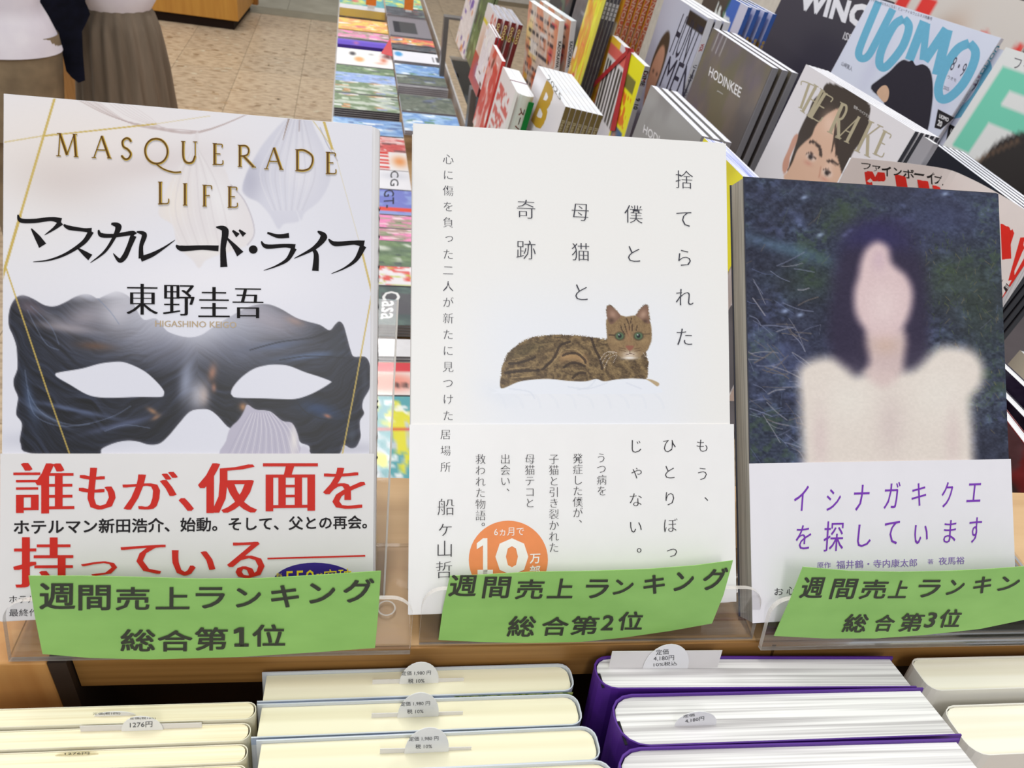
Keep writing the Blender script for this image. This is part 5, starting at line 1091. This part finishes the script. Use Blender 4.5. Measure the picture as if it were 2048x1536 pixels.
_, mw_ = rack_mag(None, 0, .275, .37, .008, 1, 0, 'black magazine with bold white capitals beside the big blue lettered one', '', (60, 54, 62), fn=wincov, fr=frw, words=[((238, 236, 240), [w3('WINC', (1608, -22), (1738, 14), (1598, 16), .045)]), ((214, 210, 214), [w3('ISSUE', (1690, 64), (1722, 76), (1685, 78), .015)])])
def teal(u, v):
    p = Paint(u, v, (226, 226, 224)); p.over(((u > .05) & (u < .55) & (v > .09) & (v < .5) & ~((u > .2) & (v > .17) & (v < .24)) & ~((u > .2) & (v > .33)))*1., (118, 206, 178)); p.poly([(.3, .5), (.35, .38), (.5, .3), (.8, .25), (1.1, .3), (1.1, 1.1), (.2, 1.1), (.18, .8), (.28, .62)], (44, 38, 36), .015)
    p.line([(.25, .62), (.3, .5), (.45, .36)], (120, 92, 70), .02, .8); return p.C
frt = Frame(at_d(2012, 94, 1.02)-fru.z*.27, fru.x, fru.z)
rack_mag(None, 0, .20, .27, .010, 1, 0, 'magazine with mint green block letters and long brown hair at the right edge', '', (226, 224, 222), fn=teal, fr=frt, words=[((120, 116, 120), [w3('フイ', (2030, 113), (2066, 124), (2026, 136))])])
def safari(u, v):
    p = Paint(u, v, (214, 206, 198)); p.blob(.5, .5, .16, .3, (150, 104, 74), 1, 0, 2.); p.blob(.56, .5, .08, .24, (206, 152, 118), .9); p.over(((u > .06) & (u < .34) & (v > .1) & (v < .62) & ~((u > .16) & (u < .22)))*1., (226, 52, 44)); p.line([(.74, .2), (.68, .66), (.76, .72), (.84, .62)], (226, 52, 44), .06, 1.); p.line([(.98, .2), (.9, .8)], (226, 52, 44), .05, 1.); return p.C
frx = Frame(at_d(1812, -62, 1.52)-fru.z*.36, fru.x, fru.z)
rack_mag(None, 0, .31, .36, .008, 1, 0, 'magazine with bright red capitals behind the light blue lettered one', '', (216, 208, 200), fn=safari, fr=frx)

# ================================================================ low table of flat magazines down the aisle
FZ = -.80
lt = empty('low_display_table', 'low aisle table covered with rows of flat magazines, metal rail along it', 'table', loc=(-.04, .90, FZ-.09))
box('table_top', 0., .42, 0., 3.6, .0, .02, oak, lt); box('table_body', .03, .38, .02, 3.55, -.73, -.002, oak_post, lt)
box('rail', .405, .411, 0., 3.6, .02, .10, mat('aluminium', (206, 202, 200), .35, metal=.2), lt, .001)
box('front_rail', -.006, -.001, 0., 3.6, -.03, .06, mat('aluminium', (206, 202, 200), .35, metal=.2), lt, .001)
def ypix(py, px, z): return float(at_z(px, py, z)[1])
def flat_stack(col_, ya, yb, n, T, pal, seed, desc, h0=FZ, edge=((200, 198, 200), (90, 88, 96)), cover=(220, 220, 220), fn=None, text=None, grp=None, tilt=0.):
    x0, x1 = (-.040, .166) if col_ == 0 else (.170, .345); px = 728 if col_ == 0 else 826
    top = h0+(.012 if col_ else 0.); yf, yn = ypix(ya, px, top), ypix(yb, px, top)
    # local: x towards the aisle's far end is the magazine's width; spine side nearest
    W, H = abs(yf-yn), x1-x0
    for i in range(n):
        z = top-T*(i+1)*1.02; fr = Frame(np.array([x0, yn, z+T]), [1, 0, 0], [0, 1, 0])
        if i == 0:
            root = empty('magazine', desc, 'magazine', grp or 'flat magazines on the low table', mw=fr.mw()); f0 = root
            box('page_block', .001, H-.001, .0004, T-.0003, .001, W-.001, pages_mat(edge[0], edge[1], 500), root)
            box('cover', 0, H, 0, .0004, 0, W, mat('cover_stock', cover, .35, var=.03, scale=50), root); box('cover', 0, H, T-.0003, T, 0, W, mat('cover_stock', cover, .35, var=.03, scale=50), root)
            if fn: print_grid(fr, .0002, H-.0002, .0002, W-.0002, 40, max(12, int(150*W)), fn, 'cover_print', root, px=False, rough=.62)
            if text:
                L = Letters(fr); c_, t, TL, TR, BL = text; L.quad(t, TL, TR, BL, smear=L.bold(.01)); L.build('lettering', ink(c_), root)
        else: dup(f0, fr.mw(), desc+', %s down' % ORD[min(i, 7)])

ROWS0 = [(-12, 12, 2, 'teal', 'teal and yellow magazine'), (12, 20, 5, 'paper', 'white topped magazine with yellow edges'), (40, 62, 4, 'warm', 'yellow and orange magazine'), (64, 78, 4, 'pink', 'pale pink striped magazine'), (82, 93, 3, 'purple', 'purple wrapped magazine'), (100, 132, 2, 'food', 'white recipe booklet with small dishes'),
         (134, 148, 2, 'green', 'brown and green garden magazine'), (148, 165, 2, 'sky', 'blue sky and trees magazine'), (165, 188, 2, 'garden', 'colourful garden magazine, upper one'), (190, 220, 5, 'garden', 'colourful garden magazine, lower one'), (238, 268, 2, 'blue', 'bright blue magazine below the garden ones'),
         (270, 300, 3, 'red', 'dark red magazine'), (300, 336, 2, 'racing', 'white magazine with red capitals'), (337, 374, 2, 'cg', 'white magazine with black letters CG'), (376, 425, 2, 'gt', 'light blue magazine with black letters GT'), (427, 452, 2, 'pink', 'green magazine with pink block, upper'), (454, 478, 2, 'pink', 'green magazine with pink block, lower'),
         (479, 529, 2, 'green', 'grey green landscape magazine'), (530, 568, 2, 'redw', 'white magazine with red fruit'), (571, 648, 4, 'casa', 'dark green home magazine with white script title'), (676, 711, 2, 'paper', 'plain white booklet'), (724, 789, 3, 'redw2', 'pale red magazine'), (792, 965, 1, 'plastic', 'teal and yellow pack in clear film')]
def food(u, v):
    p = Paint(u, v, (240, 236, 232)); p.blob(.28, .3, .06, .12, (70, 66, 70), 1, p=2.); p.blob(.4, .62, .09, .16, (226, 166, 110), 1, p=2.); p.blob(.84, .55, .06, .14, (206, 110, 80), .9); p.blob(.62, .25, .05, .06, (150, 150, 150), .8); p.blob(.78, .75, .1, .07, (222, 170, 150), .9); return p.C
def racing(u, v):
    p = Paint(u, v, (236, 232, 232)); p.over(((u > .25) & (u < .75) & (np.modf(v*5)[0] < .6))*1., (216, 60, 50)); p.blob(.9, .5, .1, .3, (230, 130, 50), .8); return p.C
def purple(u, v):
    p = Paint(u, v, (98, 70, 190)); p.blob(.35, .5, .05, .3, (210, 110, 150), .7); p.over((v < .35)*.4, (140, 116, 226)); return p.C
def casa(u, v):
    p = Paint(u, v, (84, 96, 96)); p.over(smooth(.4, .7, fbm(u*9, v*9, 3, 5))*.7, (110, 132, 122)); p.over((abs(v-.45) < .3)*(u > .55)*.8, (96, 92, 98)); return p.C
def gt(u, v):
    p = Paint(u, v, (120, 128, 200)); p.over(smooth(.5, .6, fbm(u*6, v*6, 3, 9))*.6, (160, 180, 226)); p.over(((v > .72) & (v < .9) & (u > .45))*1., (226, 80, 60)); return p.C
def redw(u, v):
    p = Paint(u, v, (234, 230, 232)); p.over(smooth(.5, .62, fbm(u*8, v*7, 3, 2))*(u < .85)*.9, (222, 84, 76)); p.over(smooth(.6, .7, fbm(u*9, v*9, 3, 8))*.8, (190, 200, 80)); return p.C
def redw2(u, v):
    p = Paint(u, v, (234, 222, 216)); p.over((v < .28)*1., (212, 66, 74)); p.blob(.55, .62, .28, .3, (232, 140, 122), .9, p=2.); p.line([(.6, .62), (.75, .8)], (70, 60, 60), .03, .9); p.line([(.75, .62), (.6, .8)], (70, 60, 60), .03, .9); return p.C
def plastic(u, v):
    p = Paint(u, v, (190, 200, 204)); p.over(smooth(.45, .55, fbm(u*7, v*5, 3, 2))*.95, (88, 160, 168)); p.over(smooth(.55, .62, fbm(u*8, v*4, 3, 12))*.95, (226, 218, 60)); p.over(smooth(.62, .7, fbm(u*9, v*12, 3, 22))*.9, (240, 242, 240)); p.over((abs(v-.4) < .02)*.8, (214, 70, 70)); return p.C
def cgf(u, v):
    p = Paint(u, v, (232, 230, 234)); p.blob(.8, .3, .2, .2, (206, 206, 214), .8); return p.C
FN = {'food': food, 'racing': racing, 'purple': purple, 'casa': casa, 'gt': gt, 'redw': redw, 'redw2': redw2, 'plastic': plastic, 'cg': cgf, 'paper': None}
for k, (ya, yb, n, pal, desc) in enumerate(ROWS0):
    fn = FN[pal] if pal in FN else busy(pal, 100+(k if k != 9 else 8), None, 34)
    cov = {'purple': (96, 66, 184), 'casa': (90, 96, 96), 'plastic': (150, 190, 190), 'warm': (240, 206, 60)}.get(pal, (224, 222, 224))
    eg = {'purple': ((96, 66, 184), (60, 40, 120)), 'warm': ((236, 200, 90), (150, 110, 60)), 'casa': ((170, 168, 170), (110, 108, 112))}.get(pal, ((196, 194, 198), (80, 78, 86)))
    if k == 1: eg = ((244, 206, 60), (180, 150, 40))
    if k in (9, 10, 11): eg = ((70, 68, 76), (30, 30, 36))
    tx = None
    if pal == 'cg': tx = ((50, 48, 52), 'CG', (797, 342), (797, 372), (781, 342))
    if pal == 'gt': tx = ((40, 40, 60), 'GT-', (788, 379), (788, 415), (768, 380))
    if pal == 'casa': tx = ((238, 238, 236), 'Casa', (800, 583), (797, 638), (766, 583))
    yb2 = yb
    flat_stack(0, ya, yb2, n, .0065 if n > 1 else .012, pal, 100+k, '%s on the low table' % desc, edge=eg, cover=cov, fn=fn, text=tx)
ROWS1 = [(-12, 18, 2, 'teal', 'green and teal magazine'), (20, 34, 2, 'dark', 'dark book with a white slip'), (38, 74, 2, 'grid', 'grey magazine with black squares'), (78, 90, 3, 'mix', 'thin striped magazine'), (93, 101, 4, 'dark', 'black edged magazine'), (104, 124, 3, 'ell', 'white brochure with a blue oval'),
         (130, 150, 2, 'blue', 'blue and pink travel magazine'), (151, 168, 2, 'forest', 'dark green magazine with red'), (170, 172, 5, 'grey', 'grey edged magazine'), (190, 222, 2, 'forest', 'misty forest magazine'), (226, 262, 2, 'blue', 'green and blue magazine')]
def grid(u, v):
    p = Paint(u, v, (128, 122, 128)); p.over(((u > .12) & (u < .27) & (v > .25) & (v < .85))*1., (24, 22, 34)); p.over(((u > .27) & (u < .68) & (v > .25) & (v < .85))*1., (62, 62, 64)); return p.C
def ell(u, v):
    p = Paint(u, v, (226, 224, 230)); p.blob(.12, .35, .09, .24, (70, 150, 206), 1, p=3.); p.over(((u > .86) & (v > .3) & (v < .8) & (np.modf(u*30)[0] < .5))*1., (70, 66, 70)); return p.C
for k, (ya, yb, n, pal, desc) in enumerate(ROWS1):
    fn = {'grid': grid, 'ell': ell}.get(pal) or busy(pal, 200+k, None, 30)
    eg = ((160, 156, 162), (90, 88, 94)) if k != 4 else ((40, 44, 54), (20, 20, 28))
    flat_stack(1, ya, max(yb, ya+4), n, .0065, pal, 200+k, '%s right of the low table' % desc, edge=eg, cover=(214, 212, 218), fn=fn)
# red pennant and two orange tags
P_ = [at_z(785, 113, FZ+.014), at_z(762, 107, FZ+.014), at_z(781, 76, FZ+.03)]
o_ = np.mean(P_, 0); V = [tuple(p-o_) for p in P_]+[tuple(p-o_+np.array([0, 0, .001])) for p in P_]
pn = pydata('pennant', V, [(0, 1, 2), (5, 4, 3), (0, 3, 4, 1), (1, 4, 5, 2), (2, 5, 3, 0)], mat('red_card', (204, 24, 34), .4)); pn.location = tuple(o_); tag(pn, 'small red triangular card between the two magazine columns', 'card')
for i, (x, y, w, h) in enumerate([(742, -4, 18, 15), (817, -8, 16, 28)]):
    p0 = at_z(x, y+h, FZ+.02); s_ = w/1500*float(np.linalg.norm(p0)); t_ = empty('price_tag', ['orange tag standing on the far teal magazine at left', 'tall orange tag standing on the far magazines at right'][i], 'tag', 'orange tags on the low table', loc=tuple(p0))
    box('card', -s_/2, s_/2, 0, .001, 0, h/1500*float(np.linalg.norm(p0))*1.05, mat('orange_card', (238, 128, 40), .5), t_); box('foot', -s_/3, s_/3, -.004, .006, -.014, -.0005, ink((220, 220, 220)), t_)

# ================================================================ far counter, low bins behind the customers
cw = mat('counter_oak', (196, 142, 58), .45, scale=8, stretch=(4, 4, .3), c2=(182, 126, 48), contrast=(.3, .7))
c0 = at_z(478, 63, FLOOR); c1 = at_z(300, 40, FLOOR); dx = (c1-c0)/np.linalg.norm(c1-c0); cf = Frame(c0, -dx, UP)
ct = empty('counter', 'honey coloured wooden counter with a dark toe kick at the far aisle end', 'counter', mw=cf.mw())
box('cabinet_body', -2.2, 0, 0, .78, .07, .95, cw, ct, .004); box('toe_kick', -2.17, -.04, .03, .75, 0, .07, ink((34, 22, 16), .7), ct); box('counter_top', -2.22, .02, -.02, .80, .951, .98, cw, ct, .003)
box('end_post', -.012, .03, .70, .76, .05, .94, mat('darker_oak', (160, 104, 40), .5), ct)
q0 = at_z(110, 195, -1.02)
bn = empty('magazine_bin', 'low wooden bin of magazines glimpsed between the two customers', 'bin', loc=(q0[0]-.62, q0[1]+.62, FLOOR))
box('bin_body', -.2, .62, 0, .7, 0, .56, oak_post, bn, .004); box('bin_rim', -.21, .63, -.01, .71, .561, .60, mat('pale_rim', (196, 194, 196), .5), bn, .003)
for i, (c, lb) in enumerate([((226, 220, 90), 'yellow and white magazine lying in the low wooden bin'), ((220, 216, 206), 'pale magazine lying beside the yellow one in the bin')]):
    m_ = empty('magazine', lb, 'magazine', 'magazines in the low bin', loc=(q0[0]-.70+.30*i, q0[1]+.80, FLOOR+.602)); box('cover', 0, .27, 0, .34, .0, .012, mat('cover_stock', c, .4, scale=14, c2=(228, 226, 220)), m_); box('page_block', .002, .268, .002, .338, -.0, -.0001+.0119, ink((226, 226, 222)), m_)

# ================================================================ customers
def skin_body(parent, pts, edges, rad, m, name='body', sub=1):
    me = bpy.data.meshes.new(name); me.from_pydata(pts, edges, []); o = link(name, me, parent)
    o.modifiers.new('skin', 'SKIN'); 
    if not me.skin_vertices: 
        bm = bmesh.new(); bm.from_mesh(me); bm.verts.layers.skin.verify(); bm.to_mesh(me); bm.free()
    for i, r in enumerate(rad): me.skin_vertices[0].data[i].radius = (r, r*.9); me.skin_vertices[0].data[i].use_root = (i == 0)
    sd = o.modifiers.new('sub', 'SUBSURF'); sd.levels = sub+1; sd.render_levels = sub+1; me.materials.append(m); return o
def loft(name, rings, m, parent, n=48, pleat=0., np_=17, cap=False):
    """rings: (z, cx, cy, rx, ry)"""
    V = []; Fc = []
    for k, (z, cx, cy, rx, ry) in enumerate(rings):
        a_ = pleat*min(1., k/2.)
        for i in range(n):
            q = 2*math.pi*i/n; w = 1+a_*math.sin(q*np_+.6*math.sin(q*3)+.15*k); V.append((cx+rx*w*math.cos(q), cy+ry*w*math.sin(q), z))
    for k in range(len(rings)-1):
        for i in range(n): j = (i+1) % n; Fc.append((k*n+i, k*n+j, (k+1)*n+j, (k+1)*n+i))
    if cap: Fc += [tuple(range(n))[::-1], tuple(range((len(rings)-1)*n, len(rings)*n))]
    return pydata(name, V, Fc, m, parent, smooth=True)
skin = mat('skin', (214, 172, 148), .5, var=.03); hairm = mat('dark_hair', (38, 30, 28), .45, scale=90, stretch=(1, 1, .1))
def person(loc, rz, h, label, hips=.16, hold=None):
    root = empty('person', label, 'person', 'customers by the far shelves', loc=loc); root.rotation_euler = (0, 0, rz); k = h/1.65
    P = [(0, 0, .90), (0, 0, 1.02), (0, 0, 1.18), (0, 0, 1.34), (0, .01, 1.43), (0, .02, 1.49), (0, .03, 1.56), (0, .03, 1.61)]
    R_ = [.082, .08, .09, .09, .05, .075, .088, .06]; E = [(i, i+1) for i in range(7)]
    for s in (-1, 1):
        n = len(P); P += [(s*.065, 0, .84), (s*.075, -.005, .48), (s*.08, .01, .10), (s*.085, .06, .03), (s*.085, .14, .02)]; R_ += [.062, .048, .034, .036, .03]; E += [(0, n), (n, n+1), (n+1, n+2), (n+2, n+3), (n+3, n+4)]
        n = len(P); P += [(s*.15, 0, 1.35), (s*.20, -.02, 1.13), (s*.15, .12, 1.28), (s*.12, .17, 1.32)]; R_ += [.05, .038, .028, .026]; E += [(3, n), (n, n+1), (n+1, n+2), (n+2, n+3)]
        for f in range(5):
            m_ = len(P); fx = (f-2)*.014*s; a_ = (s*.13-fx-(.02*s if f == 0 else 0), .20+(0 if f == 0 else .02), 1.34); b_ = (a_[0], a_[1]+(.012 if f == 0 else .028-.004*abs(f-2.5)), 1.36)
            P += [a_, b_]; R_ += [.009, .007]; E += [(n+3, m_), (m_, m_+1)]
    P = [(x*k, y*k, z*k) for x, y, z in P]; R_ = [r*k for r in R_]
    skin_body(root, P, E, R_, skin)
    loft('hair', [(z*k, 0, y*k, a*k, b*k) for z, y, a, b in [(1.50, -.03, .085, .07), (1.56, .0, .10, .09), (1.62, .015, .098, .1), (1.67, .02, .075, .08), (1.69, .02, .03, .03)]], hairm, root, 24, cap=True)
    V, Fc = box_geo(-.012*k, .012*k, .115*k, .14*k, 1.55*k, 1.58*k); pydata('nose', V, Fc, skin, root)
    for s in (-1, 1):
        V, Fc = box_geo((s*.03-.011)*k, (s*.03+.011)*k, .108*k, .118*k, 1.582*k, 1.592*k); pydata('eye', V, Fc, ink((30, 26, 26)), root)
    V, Fc = box_geo(-.02*k, .02*k, .108*k, .12*k, 1.525*k, 1.532*k); pydata('mouth', V, Fc, ink((160, 84, 80)), root)
    for s in (-1, 1):
        V, Fc = box_geo((s*.085-.016)*k, (s*.085+.016)*k, -.03*k, .19*k, .0, .05*k); bevel(pydata('shoe', V, Fc, ink((60, 52, 48)), root), .014)
    return root, k
khaki = mat('khaki_cloth', (142, 124, 98), .85, scale=12, c2=(118, 102, 80), contrast=(.35, .65)); wcl = mat('white_cloth', (236, 232, 240), .8, scale=8, c2=(222, 216, 228)); navy = mat('navy_cloth', (14, 15, 28), .9, scale=30, c2=(9, 9, 18), spec=.1); taupe = mat('taupe_cloth', (128, 114, 98), .85, scale=9, stretch=(3, 3, .2), c2=(108, 95, 80), contrast=(.35, .65))
DB = 2.72; w_ = at_d(226, 2, DB); pb = (w_[0], w_[1]+.02, FLOOR)
rB, kB = person(pb, math.radians(35), 1.60, 'customer in a long gathered taupe skirt with a dark cardigan over one arm')
def ring_px(xl, xr, py, d, zz=None, ry=.8):
    a, b = at_d(xl, py, d), at_d(xr, py, d); return a, b
RB = []
Rm = rB.location
cs_, sn_ = math.cos(-math.radians(35)), math.sin(-math.radians(35))
def lc(p, root_loc, ang):
    x, y = p[0]-root_loc[0], p[1]-root_loc[1]; c_, s_ = math.cos(-ang), math.sin(-ang); return (x*c_-y*s_, x*s_+y*c_)
for (xl, xr, py) in [(172, 292, 4), (165, 303, 22), (160, 312, 50), (160, 322, 90), (163, 332, 135), (166, 343, 200), (168, 356, 270), (172, 370, 345)]:
    # where the vertical line through her crosses this picture row
    d = DB; c = at_d((xl+xr)/2, py, 1.); t = math.hypot(pb[0], pb[1])/math.hypot(c[0], c[1]); a, b = at_d(xl, py, t), at_d(xr, py, t); m_ = (a+b)/2; r_ = np.linalg.norm(b-a)/2
    l = lc(m_, pb, math.radians(35)); RB.append((m_[2]-FLOOR, l[0], l[1], r_, r_*.92))
loft('skirt', RB, taupe, rB, 220, .045, 19)
loft('top', [(.87*kB, *RB[0][1:3], RB[0][3]*.99, RB[0][4]*.99), (.93*kB, RB[0][1]*.8, RB[0][2]*.8, .150, .125), (1.05*kB, 0, 0, .145, .12), (1.2*kB, 0, 0, .165, .13), (1.34*kB, 0, 0, .17, .11), (1.41*kB, 0, .005, .10, .075)], wcl, rB, 40, .01, 7)
# cardigan hanging from her arm, a folded slab of cloth
P0 = [(64, -60), (172, -60), (166, 6), (176, 28), (168, 46), (160, 62), (162, 110), (166, 158), (158, 161), (146, 152), (136, 140), (130, 112), (120, 82), (112, 52), (96, 44), (86, 26), (72, 6)]
cd = np.array([at_d(x, y, DB-.17) for x, y in P0]); o_ = cd.mean(0); n_ = o_/np.linalg.norm(o_)*np.array([1, 1, 0]); n_ /= np.linalg.norm(n_); k_ = len(P0)
V = [tuple(p-o_) for p in cd]+[tuple(p-o_+n_*.05) for p in cd]
cg_ = pydata('cardigan', V, [tuple(range(k_)), tuple(range(k_, 2*k_))[::-1]]+[(i, (i+1) % k_, k_+(i+1) % k_, k_+i) for i in range(k_)], navy); cg_.location = tuple(o_); tag(cg_, 'dark navy cardigan with tiny dots hanging over an arm between the customers', 'cardigan'); bevel(cg_, .012, 3)
DA = 2.45; w_ = at_d(22, 88, DA); pa = (w_[0], w_[1], FLOOR)
rA, kA = person(pa, math.radians(20), 1.68, 'customer at the left edge in a white shirt and khaki trousers')
def ringsA(rows, ang):
    out = []
    for (xl, xr, py) in rows:
        c = at_d((xl+xr)/2, py, 1.); t = math.hypot(pa[0], pa[1])/math.hypot(c[0], c[1]); a, b = at_d(xl, py, t), at_d(xr, py, t); m_ = (a+b)/2; r_ = np.linalg.norm(b-a)/2; l = lc(m_, pa, ang); out.append((m_[2]-FLOOR, l[0], l[1], r_, r_*.8))
    return out
TA = ringsA([(-70, 104, 62), (-72, 111, 92), (-72, 113, 130), (-70, 115, 175), (-66, 116, 215), (-60, 116, 260)], math.radians(20))
loft('trousers', TA, khaki, rA, 60, .012, 5)
for s in (-1, 1): loft('trouser_leg', [(TA[-1][0]+.02, TA[-1][1]+s*.07, TA[-1][2], .10, .10), (.45, s*.085, .0, .085, .085), (.12, s*.095, .01, .075, .08)], khaki, rA, 30, .01, 5)
SA = ringsA([(-84, 112, 96), (-82, 102, 66), (-78, 84, 30), (-74, 68, 2)], math.radians(20))
loft('shirt', SA+[(1.22*kA, 0, 0, .19, .15), (1.36*kA, 0, 0, .18, .12), (1.42*kA, 0, .005, .10, .075)], wcl, rA, 60, .015, 6)
